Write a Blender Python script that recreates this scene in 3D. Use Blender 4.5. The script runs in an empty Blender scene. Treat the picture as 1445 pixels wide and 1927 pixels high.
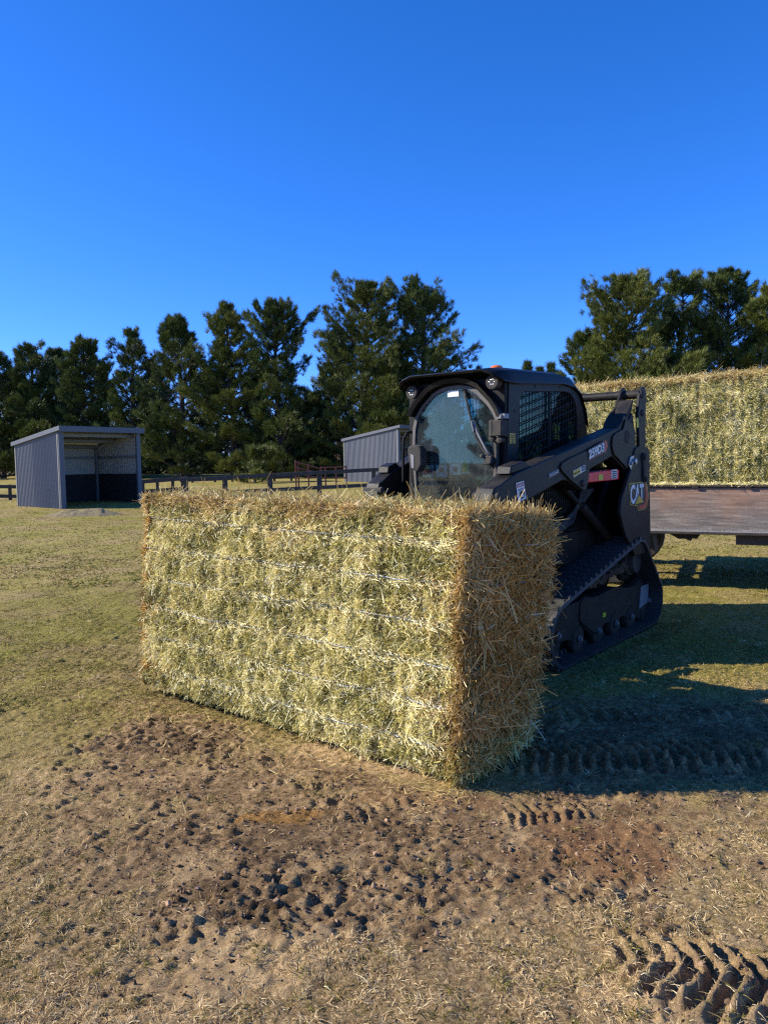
import bpy, bmesh, math, random
import numpy as np
from mathutils import Matrix, Vector

# ---------------------------------------------------------------- camera
PI = math.pi
F, CX, CY, H = 1448.0, 722.5, 963.5, 1.45
TH = math.atan((963.5 - 865) / F)
RHO = math.radians(-1.0)
SC = bpy.context.scene
COL = SC.collection
cd = bpy.data.cameras.new('camera')
cam = bpy.data.objects.new('camera', cd)
COL.objects.link(cam)
cam.matrix_world = Matrix.Translation((0, 0, H)) @ Matrix.Rotation(PI / 2 - TH, 4, 'X') @ Matrix.Rotation(RHO, 4, 'Z')
cd.sensor_fit = 'VERTICAL'
cd.sensor_height = 36.0
cd.lens = 36.0 * F / 1927.0
cd.clip_start = 0.05
cd.clip_end = 3000
SC.camera = cam

# ---------------------------------------------------------------- sky, sun, exposure
SUN_EL = math.radians(28.5)
SUN_TO = Vector((-math.cos(SUN_EL), 0.08 * math.cos(SUN_EL), math.sin(SUN_EL))).normalized()
w = bpy.data.worlds.new('World')
SC.world = w
w.use_nodes = True
nt = w.node_tree
nt.nodes.clear()
sky = nt.nodes.new('ShaderNodeTexSky')
sky.sky_type = 'NISHITA'
sky.sun_disc = False
sky.sun_elevation = SUN_EL
sky.sun_rotation = math.atan2(SUN_TO.x, SUN_TO.y)
sky.altitude = 3000
sky.air_density = 1.0
sky.dust_density = 0.0
sky.ozone_density = 3.0
# the camera of the photograph renders a deep clear sky: grade the sky light per channel
def wmath(op, a, b):
    n = nt.nodes.new('ShaderNodeMath'); n.operation = op
    for i, v in enumerate((a, b)):
        if isinstance(v, (int, float)): n.inputs[i].default_value = v
        else: nt.links.new(v, n.inputs[i])
    if op == 'SMOOTH_MIN': n.inputs[2].default_value = .6
    return n.outputs[0]
BG = 0.0765
sepn = nt.nodes.new('ShaderNodeSeparateColor'); comb = nt.nodes.new('ShaderNodeCombineColor')
nt.links.new(sky.outputs[0], sepn.inputs[0])
rr_ = wmath('MULTIPLY', wmath('POWER', wmath('MULTIPLY', sepn.outputs[0], BG), 1.58), 1.72 / BG)
nt.links.new(wmath('SMOOTH_MIN', rr_, .42 / BG), comb.inputs[0])
nt.links.new(wmath('SMOOTH_MIN', wmath('MULTIPLY', sepn.outputs[1], 1.18), .80 / BG), comb.inputs[1])
nt.links.new(wmath('SMOOTH_MIN', wmath('MULTIPLY', sepn.outputs[2], 2.35), 1.15 / BG), comb.inputs[2])
bg = nt.nodes.new('ShaderNodeBackground')
bg.inputs['Strength'].default_value = BG
wo = nt.nodes.new('ShaderNodeOutputWorld')
nt.links.new(comb.outputs[0], bg.inputs['Color'])
nt.links.new(bg.outputs[0], wo.inputs['Surface'])
ld = bpy.data.lights.new('sun', 'SUN')
ld.energy = 5.0
ld.angle = math.radians(0.5)
ld.color = (1.0, 0.93, 0.82)
sun = bpy.data.objects.new('sun', ld)
COL.objects.link(sun)
sun.rotation_euler = SUN_TO.to_track_quat('Z', 'Y').to_euler()
SC.view_settings.view_transform = 'Standard'
SC.view_settings.look = 'None'
SC.view_settings.exposure = 0.66
SC.view_settings.gamma = 1.0
SC.cycles.use_denoising = False
SC.cycles.adaptive_threshold = 0.005
SC.cycles.sample_clamp_indirect = 4.0
SC.cycles.pixel_filter_type = 'BLACKMAN_HARRIS'
SC.cycles.filter_width = 1.3
SC.cycles.max_bounces = 8
SC.cycles.transparent_max_bounces = 12
SC.cycles.caustics_reflective = False
SC.cycles.caustics_refractive = False

# ---------------------------------------------------------------- helpers
def _R():
    c, s = math.cos(PI / 2 - TH), math.sin(PI / 2 - TH)
    a = np.array([[1, 0, 0], [0, c, -s], [0, s, c]])
    c, s = math.cos(RHO), math.sin(RHO)
    return a @ np.array([[c, -s, 0], [s, c, 0], [0, 0, 1]])
RC = _R()
def ray(px, py):
    return RC @ np.array([(px - CX) / F, -(py - CY) / F, -1.0])
def at_y(px, py, Y):
    d = ray(px, py); p = np.array([0, 0, H]) + d * (Y / d[1]); return p
def at_z(px, py, Z=0.0):
    d = ray(px, py); p = np.array([0, 0, H]) + d * ((Z - H) / d[2]); return p

def empty(name, loc=(0, 0, 0), rz=0.0):
    o = bpy.data.objects.new(name, None)
    COL.objects.link(o); o.location = loc; o.rotation_euler = (0, 0, rz)
    o.empty_display_size = 0.2
    return o
def tag(o, label=None, cat=None, group=None, kind=None):
    if label: o['label'] = label
    if cat: o['category'] = cat
    if group: o['group'] = group
    if kind: o['kind'] = kind
    return o

def mesh_np(name, V, faces_flat, sizes, m=None, parent=None, smooth=False, attrs=None):
    me = bpy.data.meshes.new(name)
    V = np.ascontiguousarray(V, dtype=np.float32)
    faces_flat = np.ascontiguousarray(faces_flat, dtype=np.int32).ravel()
    sizes = np.ascontiguousarray(sizes, dtype=np.int32)
    me.vertices.add(len(V)); me.vertices.foreach_set('co', V.ravel())
    me.loops.add(len(faces_flat)); me.loops.foreach_set('vertex_index', faces_flat)
    me.polygons.add(len(sizes))
    st = np.zeros(len(sizes), dtype=np.int32); st[1:] = np.cumsum(sizes)[:-1]
    me.polygons.foreach_set('loop_start', st)
    me.update(calc_edges=True)
    me.polygons.foreach_set('use_smooth', np.full(len(sizes), smooth, dtype=bool))
    for k, a in (attrs or {}).items():
        at = me.attributes.new(k, 'FLOAT', 'POINT')
        at.data.foreach_set('value', np.ascontiguousarray(a, dtype=np.float32))
    me.validate()
    o = bpy.data.objects.new(name, me); COL.objects.link(o)
    if m: me.materials.append(m)
    if parent: o.parent = parent
    return o

class MB:
    def __init__(s): s.v = []; s.f = []; s.mi = []; s.cur = 0
    def add(s, vs, fs):
        b = len(s.v); s.v += [tuple(map(float, v)) for v in vs]
        s.f += [tuple(i + b for i in q) for q in fs]; s.mi += [s.cur] * len(fs)
        return s
    def hexa(s, c):          # 8 corners: bottom loop 0-3, top loop 4-7
        return s.add(c, [(3, 2, 1, 0), (4, 5, 6, 7), (0, 1, 5, 4), (1, 2, 6, 5), (2, 3, 7, 6), (3, 0, 4, 7)])
    def box(s, x0, x1, y0, y1, z0, z1):
        return s.hexa([(x0, y0, z0), (x1, y0, z0), (x1, y1, z0), (x0, y1, z0), (x0, y0, z1), (x1, y0, z1), (x1, y1, z1), (x0, y1, z1)])
    def prism(s, pts, a, b, ax='y'):   # pts are (x,z) for ax y; (y,z) for ax x; (x,y) for ax z
        def P(p, t):
            return (p[0], t, p[1]) if ax == 'y' else ((t, p[0], p[1]) if ax == 'x' else (p[0], p[1], t))
        n = len(pts)
        return s.add([P(p, a) for p in pts] + [P(p, b) for p in pts],
                     [tuple(range(n - 1, -1, -1)), tuple(range(n, 2 * n))] + [(i, (i + 1) % n, n + (i + 1) % n, n + i) for i in range(n)])
    def tube(s, path, r, n=10, cap=True):
        path = [Vector(p) for p in path]; rings = []
        rr = r if isinstance(r, (list, tuple)) else [r] * len(path)
        up = None
        for i, p in enumerate(path):
            d = (path[min(i + 1, len(path) - 1)] - path[max(i - 1, 0)]).normalized()
            if up is None:
                up = Vector((0, 0, 1)) if abs(d.z) < .9 else Vector((1, 0, 0))
            u = d.cross(up).normalized(); v = u.cross(d).normalized(); up = v
            rings.append([p + (u * math.cos(2 * PI * k / n) + v * math.sin(2 * PI * k / n)) * rr[i] for k in range(n)])
        vs = [q for g in rings for q in g]; fs = []
        for i in range(len(path) - 1):
            for k in range(n):
                a = i * n + k; b2 = i * n + (k + 1) % n
                fs.append((a, b2, b2 + n, a + n))
        if cap:
            fs.append(tuple(range(n - 1, -1, -1))); fs.append(tuple(range((len(path) - 1) * n, len(path) * n)))
        return s.add(vs, fs)
    def cyl(s, c, ax, r, h0, h1, n=24):
        c = Vector(c); d = {'x': Vector((1, 0, 0)), 'y': Vector((0, 1, 0)), 'z': Vector((0, 0, 1))}[ax]
        return s.tube([c + d * h0, c + d * h1], r, n)
    def lathe(s, c, ax, prof, n=28):   # prof: (h, r) along the axis
        c = Vector(c); d = {'x': Vector((1, 0, 0)), 'y': Vector((0, 1, 0)), 'z': Vector((0, 0, 1))}[ax]
        return s.tube([c + d * h for h, _ in prof], [max(r, 1e-4) for _, r in prof], n)
    def ring(s, outer, inner, a, b, ax='y', n=120):
        cx = sum(p[0] for p in inner) / len(inner); cz = sum(p[1] for p in inner) / len(inner)
        angs = [2 * PI * k / n for k in range(n)]
        for p in list(outer) + list(inner): angs.append(math.atan2(p[1] - cz, p[0] - cx) % (2 * PI))
        angs = sorted(angs); aa = [angs[0]]
        for t in angs[1:]:
            if t - aa[-1] > 1e-4: aa.append(t)
        def hit(poly, t):
            dx, dz = math.cos(t), math.sin(t); best = None
            for i in range(len(poly)):
                x1, z1 = poly[i][0] - cx, poly[i][1] - cz; x2, z2 = poly[(i + 1) % len(poly)][0] - cx, poly[(i + 1) % len(poly)][1] - cz
                ex, ez = x2 - x1, z2 - z1; den = dx * ez - dz * ex
                if abs(den) < 1e-12: continue
                u = (x1 * ez - z1 * ex) / den; v = (x1 * dz - z1 * dx) / den
                if u > 0 and -1e-9 <= v <= 1 + 1e-9: best = u if best is None else min(best, u)
            return (cx + dx * best, cz + dz * best)
        O = [hit(outer, t) for t in aa]; I = [hit(inner, t) for t in aa]; m = len(aa)
        def P(p, t):
            return (p[0], t, p[1]) if ax == 'y' else (t, p[0], p[1])
        vs = [P(p, a) for p in O] + [P(p, a) for p in I] + [P(p, b) for p in O] + [P(p, b) for p in I]
        fs = []
        for i in range(m):
            j = (i + 1) % m
            fs += [(i, j, m + j, m + i), (2 * m + i, 3 * m + i, 3 * m + j, 2 * m + j), (i, 2 * m + i, 2 * m + j, j), (m + i, m + j, 3 * m + j, 3 * m + i)]
        return s.add(vs, fs)
    def build(s, name, m, parent=None, bevel=0.0, smooth=True, seg=2):
        me = bpy.data.meshes.new(name)
        me.from_pydata(s.v, [], s.f)
        for q in (m if isinstance(m, (list, tuple)) else [m]): me.materials.append(q)
        if any(s.mi): me.polygons.foreach_set('material_index', s.mi)
        bm = bmesh.new(); bm.from_mesh(me); bmesh.ops.recalc_face_normals(bm, faces=bm.faces); bm.to_mesh(me); bm.free()
        if smooth:
            me.polygons.foreach_set('use_smooth', [True] * len(me.polygons)); me.set_sharp_from_angle(angle=math.radians(32))
        me.update()
        o = bpy.data.objects.new(name, me); COL.objects.link(o)
        if parent: o.parent = parent
        if bevel:
            b = o.modifiers.new('bevel', 'BEVEL'); b.width = bevel; b.segments = seg; b.limit_method = 'ANGLE'; b.angle_limit = math.radians(40)
            b.harden_normals = False
        return o

# numpy noise
def _hash(ix, iy, seed):
    h = (ix.astype(np.int64) * 374761393 + iy.astype(np.int64) * 668265263 + seed * 1442695041) & 0xFFFFFFFF
    h = ((h ^ (h >> 13)) * 1274126177) & 0xFFFFFFFF
    h = (h ^ (h >> 16)) & 0xFFFFFFFF
    return h.astype(np.float64) / 4294967295.0
def vnoise(x, y, seed=0):
    ix, iy = np.floor(x), np.floor(y); fx, fy = x - ix, y - iy
    fx = fx * fx * fx * (fx * (fx * 6 - 15) + 10); fy = fy * fy * fy * (fy * (fy * 6 - 15) + 10)
    a = _hash(ix, iy, seed); b = _hash(ix + 1, iy, seed); c = _hash(ix, iy + 1, seed); d = _hash(ix + 1, iy + 1, seed)
    return (a * (1 - fx) + b * fx) * (1 - fy) + (c * (1 - fx) + d * fx) * fy
def fbm(x, y, seed=0, o=4, g=0.5):
    t = 0; a = 1; n = 0
    for k in range(o):
        c, s = math.cos(k * 1.1), math.sin(k * 1.1)
        t = t + a * vnoise((x * c - y * s) * 2 ** k, (x * s + y * c) * 2 ** k, seed + k * 17); n += a; a *= g
    return t / n
def sstep(a, b, x):
    t = np.clip((x - a) / (b - a), 0, 1); return t * t * (3 - 2 * t)

# ---------------------------------------------------------------- materials
def newmat(name):
    m = bpy.data.materials.new(name); m.use_nodes = True
    t = m.node_tree; b = t.nodes['Principled BSDF']
    return m, t, b
def N(t, kind, **kw):
    n = t.nodes.new(kind)
    for k, v in kw.items():
        if k in n.inputs: n.inputs[k].default_value = v
        else: setattr(n, k, v)
    return n
def ramp(t, fac, stops):
    r = t.nodes.new('ShaderNodeValToRGB'); e = r.color_ramp.elements
    while len(e) > 1: e.remove(e[-1])
    e[0].position = stops[0][0]; e[0].color = (*stops[0][1], 1)
    for p, c in stops[1:]:
        q = e.new(p); q.color = (*c, 1)
    t.links.new(fac, r.inputs[0]); return r.outputs[0]
def mix(t, fac, a, b):
    m = t.nodes.new('ShaderNodeMix'); m.data_type = 'RGBA'
    for sock, val in ((m.inputs[0], fac), (m.inputs[6], a), (m.inputs[7], b)):
        if isinstance(val, (int, float)): sock.default_value = val
        elif isinstance(val, tuple): sock.default_value = (*val, 1)
        else: t.links.new(val, sock)
    return m.outputs[2]
def math_(t, op, a, b=0.0):
    m = t.nodes.new('ShaderNodeMath'); m.operation = op
    for i, v in enumerate((a, b)):
        if isinstance(v, (int, float)): m.inputs[i].default_value = v
        else: t.links.new(v, m.inputs[i])
    return m.outputs[0]
def paint(name, col, rough=0.4, metal=0.0, dust=(0.25, 0.2, 0.14), amt=0.25, scale=6, bump=0.02, coat=0.0, spec=.5):
    m, t, b = newmat(name)
    tc = N(t, 'ShaderNodeTexCoord')
    n1 = N(t, 'ShaderNodeTexNoise', Scale=scale, Detail=8.0, Roughness=0.7); t.links.new(tc.outputs['Object'], n1.inputs['Vector'])
    n2 = N(t, 'ShaderNodeTexNoise', Scale=scale * 14, Detail=4.0); t.links.new(tc.outputs['Object'], n2.inputs['Vector'])
    f = ramp(t, n1.outputs[0], [(0.42, (0, 0, 0)), (0.75, (1, 1, 1))])
    f2 = math_(t, 'MULTIPLY', f, amt)
    f3 = math_(t, 'MULTIPLY', f2, ramp(t, n2.outputs[0], [(0.3, (0.3,) * 3), (0.7, (1.3,) * 3)]))
    t.links.new(mix(t, f3, col, dust), b.inputs['Base Color'])
    t.links.new(math_(t, 'ADD', math_(t, 'MULTIPLY', f3, 0.8), rough), b.inputs['Roughness'])
    b.inputs['Metallic'].default_value = metal; b.inputs['Specular IOR Level'].default_value = spec
    if coat: b.inputs['Coat Weight'].default_value = coat
    bp = N(t, 'ShaderNodeBump', Strength=bump * 10, Distance=0.004)
    t.links.new(n2.outputs[0], bp.inputs['Height']); t.links.new(bp.outputs[0], b.inputs['Normal'])
    return m
M = {}
M['black'] = paint('black_paint', (0.0055, 0.0058, 0.0065), 0.45, amt=0.10, spec=.2)
M['arm'] = paint('charcoal_paint', (0.013, 0.0125, 0.012), 0.48, amt=0.16, spec=.24)
M['rubber'] = paint('track_rubber', (0.036, 0.035, 0.034), 0.55, spec=.5, amt=0.30, dust=(0.14, 0.11, 0.08), scale=9, bump=0.05)
M['dirty'] = paint('dirty_steel', (0.013, 0.0125, 0.012), 0.6, spec=.25, amt=0.45, dust=(0.16, 0.11, 0.07), scale=7, bump=0.05)
M['steel'] = paint('bright_steel', (0.45, 0.45, 0.46), 0.35, metal=0.9, amt=0.3)
M['seal'] = paint('rubber_seal', (0.09, 0.085, 0.08), 0.5, amt=0.3)
M['red'] = paint('red_paint', (0.80, 0.012, 0.03), 0.4, amt=0.08)
M['yellow'] = paint('yellow_label', (0.62, 0.40, 0.03), 0.45, amt=0.1)
M['lime'] = paint('lime_label', (0.55, 0.52, 0.03), 0.45, amt=0.1)
M['white'] = paint('white_label', (0.72, 0.72, 0.72), 0.45, amt=0.15)
M['print'] = paint('black_print', (0.02, 0.02, 0.02), 0.5, amt=0.0)
M['lens'] = paint('lamp_lens', (0.75, 0.78, 0.8), 0.12, metal=0.3, amt=0.1, coat=1.0)
M['amber'] = paint('amber_plastic', (0.75, 0.16, 0.02), 0.25, amt=0.05)
M['seat'] = paint('seat_vinyl', (0.03, 0.03, 0.032), 0.6, amt=0.2)
M['tyre'] = paint('tyre_rubber', (0.02, 0.02, 0.02), 0.8, amt=0.5, scale=5)
M['decal_red'] = paint('red_decal', (0.55, 0.05, 0.03), 0.4, amt=0.1)
M['zinc_bolt'] = paint('dull_bolt', (.16, .16, .165), .5, metal=.3, amt=.4)
M['decal_grey'] = paint('grey_plastic', (0.22, 0.22, 0.23), 0.4, amt=0.1)

def glassmat(name, tint, dust=0.1, dustcol=(0.45, 0.5, 0.52), refl=1.2):
    m, t, b = newmat(name); t.nodes.remove(b)
    out = t.nodes['Material Output']
    tr = N(t, 'ShaderNodeBsdfTransparent', Color=(*tint, 1)); gl = N(t, 'ShaderNodeBsdfGlossy', Color=(1, 1, 1, 1), Roughness=0.02)
    df = N(t, 'ShaderNodeBsdfDiffuse', Color=(*dustcol, 1))
    tc = N(t, 'ShaderNodeTexCoord'); nz = N(t, 'ShaderNodeTexNoise', Scale=5.0, Detail=10.0, Roughness=0.75); t.links.new(tc.outputs['Object'], nz.inputs['Vector'])
    mp = N(t, 'ShaderNodeMapping'); mp.inputs['Scale'].default_value = (40, 40, 1.5); t.links.new(tc.outputs['Object'], mp.inputs['Vector'])
    n3 = N(t, 'ShaderNodeTexNoise', Scale=1.0, Detail=3.0); t.links.new(mp.outputs[0], n3.inputs['Vector'])
    dfac = math_(t, 'MULTIPLY', math_(t, 'ADD', ramp(t, nz.outputs[0], [(0.3, (0.3,) * 3), (0.75, (1.4,) * 3)]), ramp(t, n3.outputs[0], [(0.55, (0,) * 3), (0.75, (0.9,) * 3)])), dust)
    lw = N(t, 'ShaderNodeFresnel', IOR=1.52)
    fr = math_(t, 'MULTIPLY', lw.outputs[0], refl)
    a = N(t, 'ShaderNodeMixShader'); c = N(t, 'ShaderNodeMixShader')
    t.links.new(dfac, a.inputs[0]); t.links.new(tr.outputs[0], a.inputs[1]); t.links.new(df.outputs[0], a.inputs[2])
    t.links.new(fr, c.inputs[0]); t.links.new(a.outputs[0], c.inputs[1]); t.links.new(gl.outputs[0], c.inputs[2])
    t.links.new(c.outputs[0], out.inputs[0])
    return m
M['glass'] = glassmat('cab_glass', (0.70, 0.86, 0.84), 0.055, refl=.9)
M['glass_side'] = glassmat('side_glass', (0.42, 0.56, 0.56), 0.012, refl=.3)

def attr(t, name):
    a = t.nodes.new('ShaderNodeAttribute'); a.attribute_name = name; return a.outputs['Fac']
def warm(stops): return [(p_, (c_[0], c_[1] * .97, c_[2] * .78)) for p_, c_ in stops]
def leafmat(name, stops, rough=0.6, trans=0.15, spec=0.3):
    m, t, b = newmat(name)
    c = ramp(t, attr(t, 'tint'), warm(stops))
    t.links.new(c, b.inputs['Base Color']); b.inputs['Roughness'].default_value = rough
    b.inputs['Specular IOR Level'].default_value = spec
    if trans:
        tl = N(t, 'ShaderNodeBsdfTranslucent'); t.links.new(c, tl.inputs[0])
        ms = N(t, 'ShaderNodeMixShader'); ms.inputs[0].default_value = trans
        t.links.new(b.outputs[0], ms.inputs[1]); t.links.new(tl.outputs[0], ms.inputs[2])
        t.links.new(ms.outputs[0], t.nodes['Material Output'].inputs[0])
    return m

# ---------------------------------------------------------------- ground
def ell(x, y, px, py, rx, ry, ang=0.0, s0=0.0, wob=0.35, seed=3):
    c = at_z(px, py); dx, dy = x - c[0], y - c[1]
    ca, sa = math.cos(ang), math.sin(ang)
    u, v = (dx * ca + dy * sa) / rx, (-dx * sa + dy * ca) / ry
    r = np.sqrt(u * u + v * v) + (fbm(x * 2.2, y * 2.2, seed, 4) - .5) * 2 * wob + (fbm(x * 11, y * 11, seed + 1, 3) - .5) * .9
    return 1 - sstep(0.35, 1.25, r)
def treads(x, y, px, py, rx, ry, ang, period, amp, chev=0.0, seed=5):
    c = at_z(px, py); dx, dy = x - c[0], y - c[1]
    ca, sa = math.cos(ang), math.sin(ang); u, v = dx * ca + dy * sa, -dx * sa + dy * ca
    e = (1 - sstep(.75, 1, np.abs(u) / rx + (fbm(x * 4, y * 4, seed) - .5) * .5)) * (1 - sstep(.75, 1, np.abs(v) / ry + (fbm(x * 5, y * 5, seed + 1) - .5) * .5))
    ph = (u + chev * np.abs(v) + (fbm(x * 6, y * 6, seed + 2) - .5) * period * .5) / period
    s = sstep(-.3, .7, np.cos(2 * PI * ph)) * (0.35 + 1.1 * fbm(x * 9, y * 9, seed + 3))
    return s * e * amp, e
def terrain_base(x, y):
    d = np.clip(y - 12, 0, 40)
    rut = 0
    ux, uy = (x - .927) * -.62524 + (y - 6.212) * -.78043, (x - .927) * .78043 + (y - 6.212) * -.62524
    for yc in (.67, -.57): rut = rut - .045 * (1 - sstep(.20, .50, np.abs(uy - yc))) * (1 - sstep(1.2, 1.8, np.abs(ux + .35)))
    return rut + 0.017 * d * sstep(0, 8, d + .01) + 0.06 * (fbm(x * .15, y * .15, 90, 2) - .5) * sstep(6, 20, y)
def ground_fields(x, y):
    mud = ell(x, y, 640, 1560, .80, .36, 0.1, seed=3)
    mud = np.maximum(mud, ell(x, y, 480, 1650, .50, .34, 0.5, seed=4))
    mud = np.maximum(mud, ell(x, y, 620, 1690, .5, .2, 0.2, seed=41))
    mud = np.maximum(mud, ell(x, y, 860, 1590, .62, .34, -0.1, seed=6) * .85)
    mud = np.maximum(mud, ell(x, y, 320, 1390, .55, .40, 0.3, seed=7))
    mud = np.maximum(mud, ell(x, y, 700, 1480, .9, .16, -.62, wob=.3, seed=17) * .9)
    mud = np.maximum(mud, ell(x, y, 520, 1440, .5, .14, -0.5, seed=71) * .8)
    mud = np.maximum(mud, ell(x, y, 150, 1600, .45, .10, 0.9, seed=8) * .7)
    mud = np.maximum(mud, ell(x, y, 1110, 1600, .34, .40, 0.3, seed=9) * .95)
    mud = np.maximum(mud, ell(x, y, 1040, 1530, .28, .16, 0.0, seed=91) * .9)
    mud = np.maximum(mud, ell(x, y, 1280, 1440, .95, .32, 0.0, seed=10) * .9)
    mud = np.maximum(mud, ell(x, y, 1250, 1330, .8, .35, 0.0, seed=11) * .7)
    mud = np.maximum(mud, ell(x, y, 1380, 1840, .40, .24, 0.5, seed=12) * .62)
    mud = np.maximum(mud, ell(x, y, 300, 1850, .30, .12, 0.2, seed=13) * .55)
    mud = np.maximum(mud, ell(x, y, 1230, 1380, 1.3, .62, 0.0, seed=14) * .95)
    mud = np.maximum(mud, ell(x, y, 780, 1580, 1.5, .62, 0.0, wob=.5, seed=15) * .88)
    mud = np.maximum(mud, ell(x, y, 420, 1480, 1.0, .50, -.35, wob=.5, seed=16) * .82)
    dry = np.maximum(ell(x, y, 400, 1830, .32, .22, 0.3, seed=21), ell(x, y, 640, 1730, .5, .12, 0.1, seed=22))
    dry = np.maximum(dry, ell(x, y, 1380, 1850, .42, .26, .4, seed=25))
    dry = np.maximum(dry, ell(x, y, 130, 1480, .5, .4, 0.3, seed=23) * .5)
    dry = np.maximum(dry, ell(x, y, 700, 1430, .6, .2, -0.4, seed=24) * .8)
    red = np.maximum(ell(x, y, 1130, 1600, .48, .40, 0.2, seed=31) * .62, ell(x, y, 800, 1510, .50, .16, -0.2, seed=32) * .5)
    orange = np.maximum(ell(x, y, 520, 1540, .22, .07, 0.0, seed=33), ell(x, y, 1010, 1530, .1, .07, 0, seed=34) * .4)
    return mud, dry, red, orange
def ground_z(x, y, F4=None):
    mud, dry, red, orange = F4 if F4 is not None else ground_fields(x, y)
    near = 1 - sstep(9, 16, y)
    z = terrain_base(x, y)
    z = z + near * (0.022 * (fbm(x * 1.3, y * 1.3, 50, 3) - .5) + 0.010 * (fbm(x * 14, y * 14, 51, 3) - .5))
    rid = 1 - np.abs(2 * fbm(x * 6, y * 6, 52, 4, .65) - 1)
    rid2 = 1 - np.abs(2 * fbm(x * 13, y * 13, 59, 3, .6) - 1)
    clod = sstep(.42, .66, fbm(x * 26, y * 26, 53, 2, .6))
    fine = fbm(x * 36, y * 36, 54, 2, .7) - .5
    brk_ = sstep(.32, .62, fbm(x * 4.3, y * 4.3, 57, 5, .6))
    a_ = mud * (.35 + .65 * brk_)
    mod = .30 + .72 * sstep(.40, .68, fbm(x * 2.7 + 4, y * 2.7, 66, 4)); arc = 1 - np.abs(2 * fbm(x * 2.6, y * 4.2, 67, 2) - 1)
    z = z + near * mud * .020 * (arc - .7)
    z = z + near * a_ * mod * (0.024 * (rid - .75) + 0.024 * (rid2 - .7) + 0.014 * clod + 0.030 * fine)
    z = z + (1 - a_) * near * (.006 * clod * mod + .016 * fine * (.4 + brk_) - .006 * sstep(.62, .74, fbm(x * 8, y * 8, 58, 3)))
    tt = [treads(x, y, 1250, 1425, .95, .19, 0.02, .068, .032, .25, 61), treads(x, y, 1280, 1345, .8, .13, 0.0, .085, .018, .2, 62),
          treads(x, y, 1020, 1530, .19, .10, 0.1, .05, .016, .3, 63), treads(x, y, 1370, 1850, .34, .17, -.35, .060, .030, .5, 64),
          treads(x, y, 690, 1520, .24, .10, .5, .06, .014, .3, 65)]
    for h, e in tt: z = z + h * near
    return z
def axis(lo, hi, st, out_lo, out_hi, g=1.09):
    a = list(np.arange(lo, hi, st)); s = st; x = a[-1]
    while x < out_hi: s *= g; x += s; a.append(x)
    s = st; x = a[0]; b = []
    while x > out_lo: s *= g; x -= s; b.append(x)
    return np.array(b[::-1] + a)
gx = axis(-2.6, 2.9, .0105, -700, 700, 1.07); gy = axis(1.75, 5.4, .0105, -60, 1200, 1.04)
GX, GY = np.meshgrid(gx, gy)
F4 = ground_fields(GX, GY)
GZ = ground_z(GX, GY, F4)
ny, nx = GX.shape
idx = np.arange(ny * nx).reshape(ny, nx)
quads = np.stack([idx[:-1, :-1], idx[:-1, 1:], idx[1:, 1:], idx[1:, :-1]], -1).reshape(-1, 4)

m, t, b = newmat('pasture_ground')
tc = N(t, 'ShaderNodeTexCoord'); P = tc.outputs['Object']
def nz(scale, det=6.0, rough=.6):
    n = N(t, 'ShaderNodeTexNoise', Scale=scale, Detail=det, Roughness=rough); t.links.new(P, n.inputs['Vector']); return n.outputs[0]
thatch = ramp(t, nz(55, 6, .75), warm([(.30, (.055, .036, .021)), (.44, (.23, .150, .090)), (.56, (.47, .325, .205)), (.68, (.78, .58, .40))]))
green = ramp(t, nz(40, 6, .7), warm([(.3, (.075, .070, .014)), (.5, (.25, .22, .05)), (.72, (.50, .42, .13))]))
sep = N(t, 'ShaderNodeSeparateXYZ'); t.links.new(P, sep.inputs[0])
gm = ramp(t, nz(.9, 5, .65), [(.32, (.15,) * 3), (.55, (1,) * 3)])
far = t.nodes.new('ShaderNodeMapRange'); t.links.new(sep.outputs[1], far.inputs[0])
far.inputs[1].default_value = 2.8; far.inputs[2].default_value = 5.0; far.inputs[3].default_value = .12; far.inputs[4].default_value = 1.0
grass_c = mix(t, math_(t, 'MULTIPLY', gm, far.outputs[0]), thatch, green)
strawc = ramp(t, nz(.25, 6, .7), [(.45, (0,) * 3), (.7, (.6,) * 3)])
grass_c = mix(t, strawc, grass_c, (.46, .35, .12))
soil = ramp(t, nz(30, 8, .75), warm([(.30, (.055, .034, .020)), (.47, (.21, .135, .080)), (.64, (.52, .355, .22))]))
dryc = ramp(t, nz(30, 8, .7), warm([(.3, (.34, .225, .125)), (.7, (.78, .56, .35))]))
redc = ramp(t, nz(28, 8, .7), warm([(.3, (.13, .065, .034)), (.7, (.40, .22, .12))]))
orc = ramp(t, nz(28, 8, .7), warm([(.3, (.20, .10, .035)), (.7, (.46, .26, .10))]))
brk = ramp(t, nz(60, 4, .7), [(.35, (-.25,) * 3), (.65, (.25,) * 3)])
def am(name): return math_(t, 'ADD', attr(t, name), math_(t, 'MULTIPLY', math_(t, 'SUBTRACT', nz(60, 4, .7), .5), .9 if name == 'mud' else .5))
def clampn(v, lo=.25, hi=.7):
    r = t.nodes.new('ShaderNodeMapRange'); r.interpolation_type = 'SMOOTHSTEP'; t.links.new(v, r.inputs[0]); r.inputs[1].default_value = lo; r.inputs[2].default_value = hi; return r.outputs[0]
c = mix(t, clampn(am('dry')), grass_c, dryc)
soil = mix(t, math_(t, 'MULTIPLY', clampn(nz(5, 6, .7), .48, .64), .7), soil, dryc)
c = mix(t, clampn(am('mud'), .3, .85), c, soil)
c = mix(t, math_(t, 'MULTIPLY', clampn(am('mud'), .75, 1.15), clampn(nz(3.5, 7, .75), .42, .58)), c, ramp(t, nz(45, 8, .75), warm([(.3, (.030, .019, .012)), (.5, (.10, .062, .038)), (.7, (.26, .165, .10))])))
c = mix(t, math_(t, 'MULTIPLY', clampn(am('red')), .85), c, redc)
c = mix(t, clampn(am('orange')), c, orc)
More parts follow.
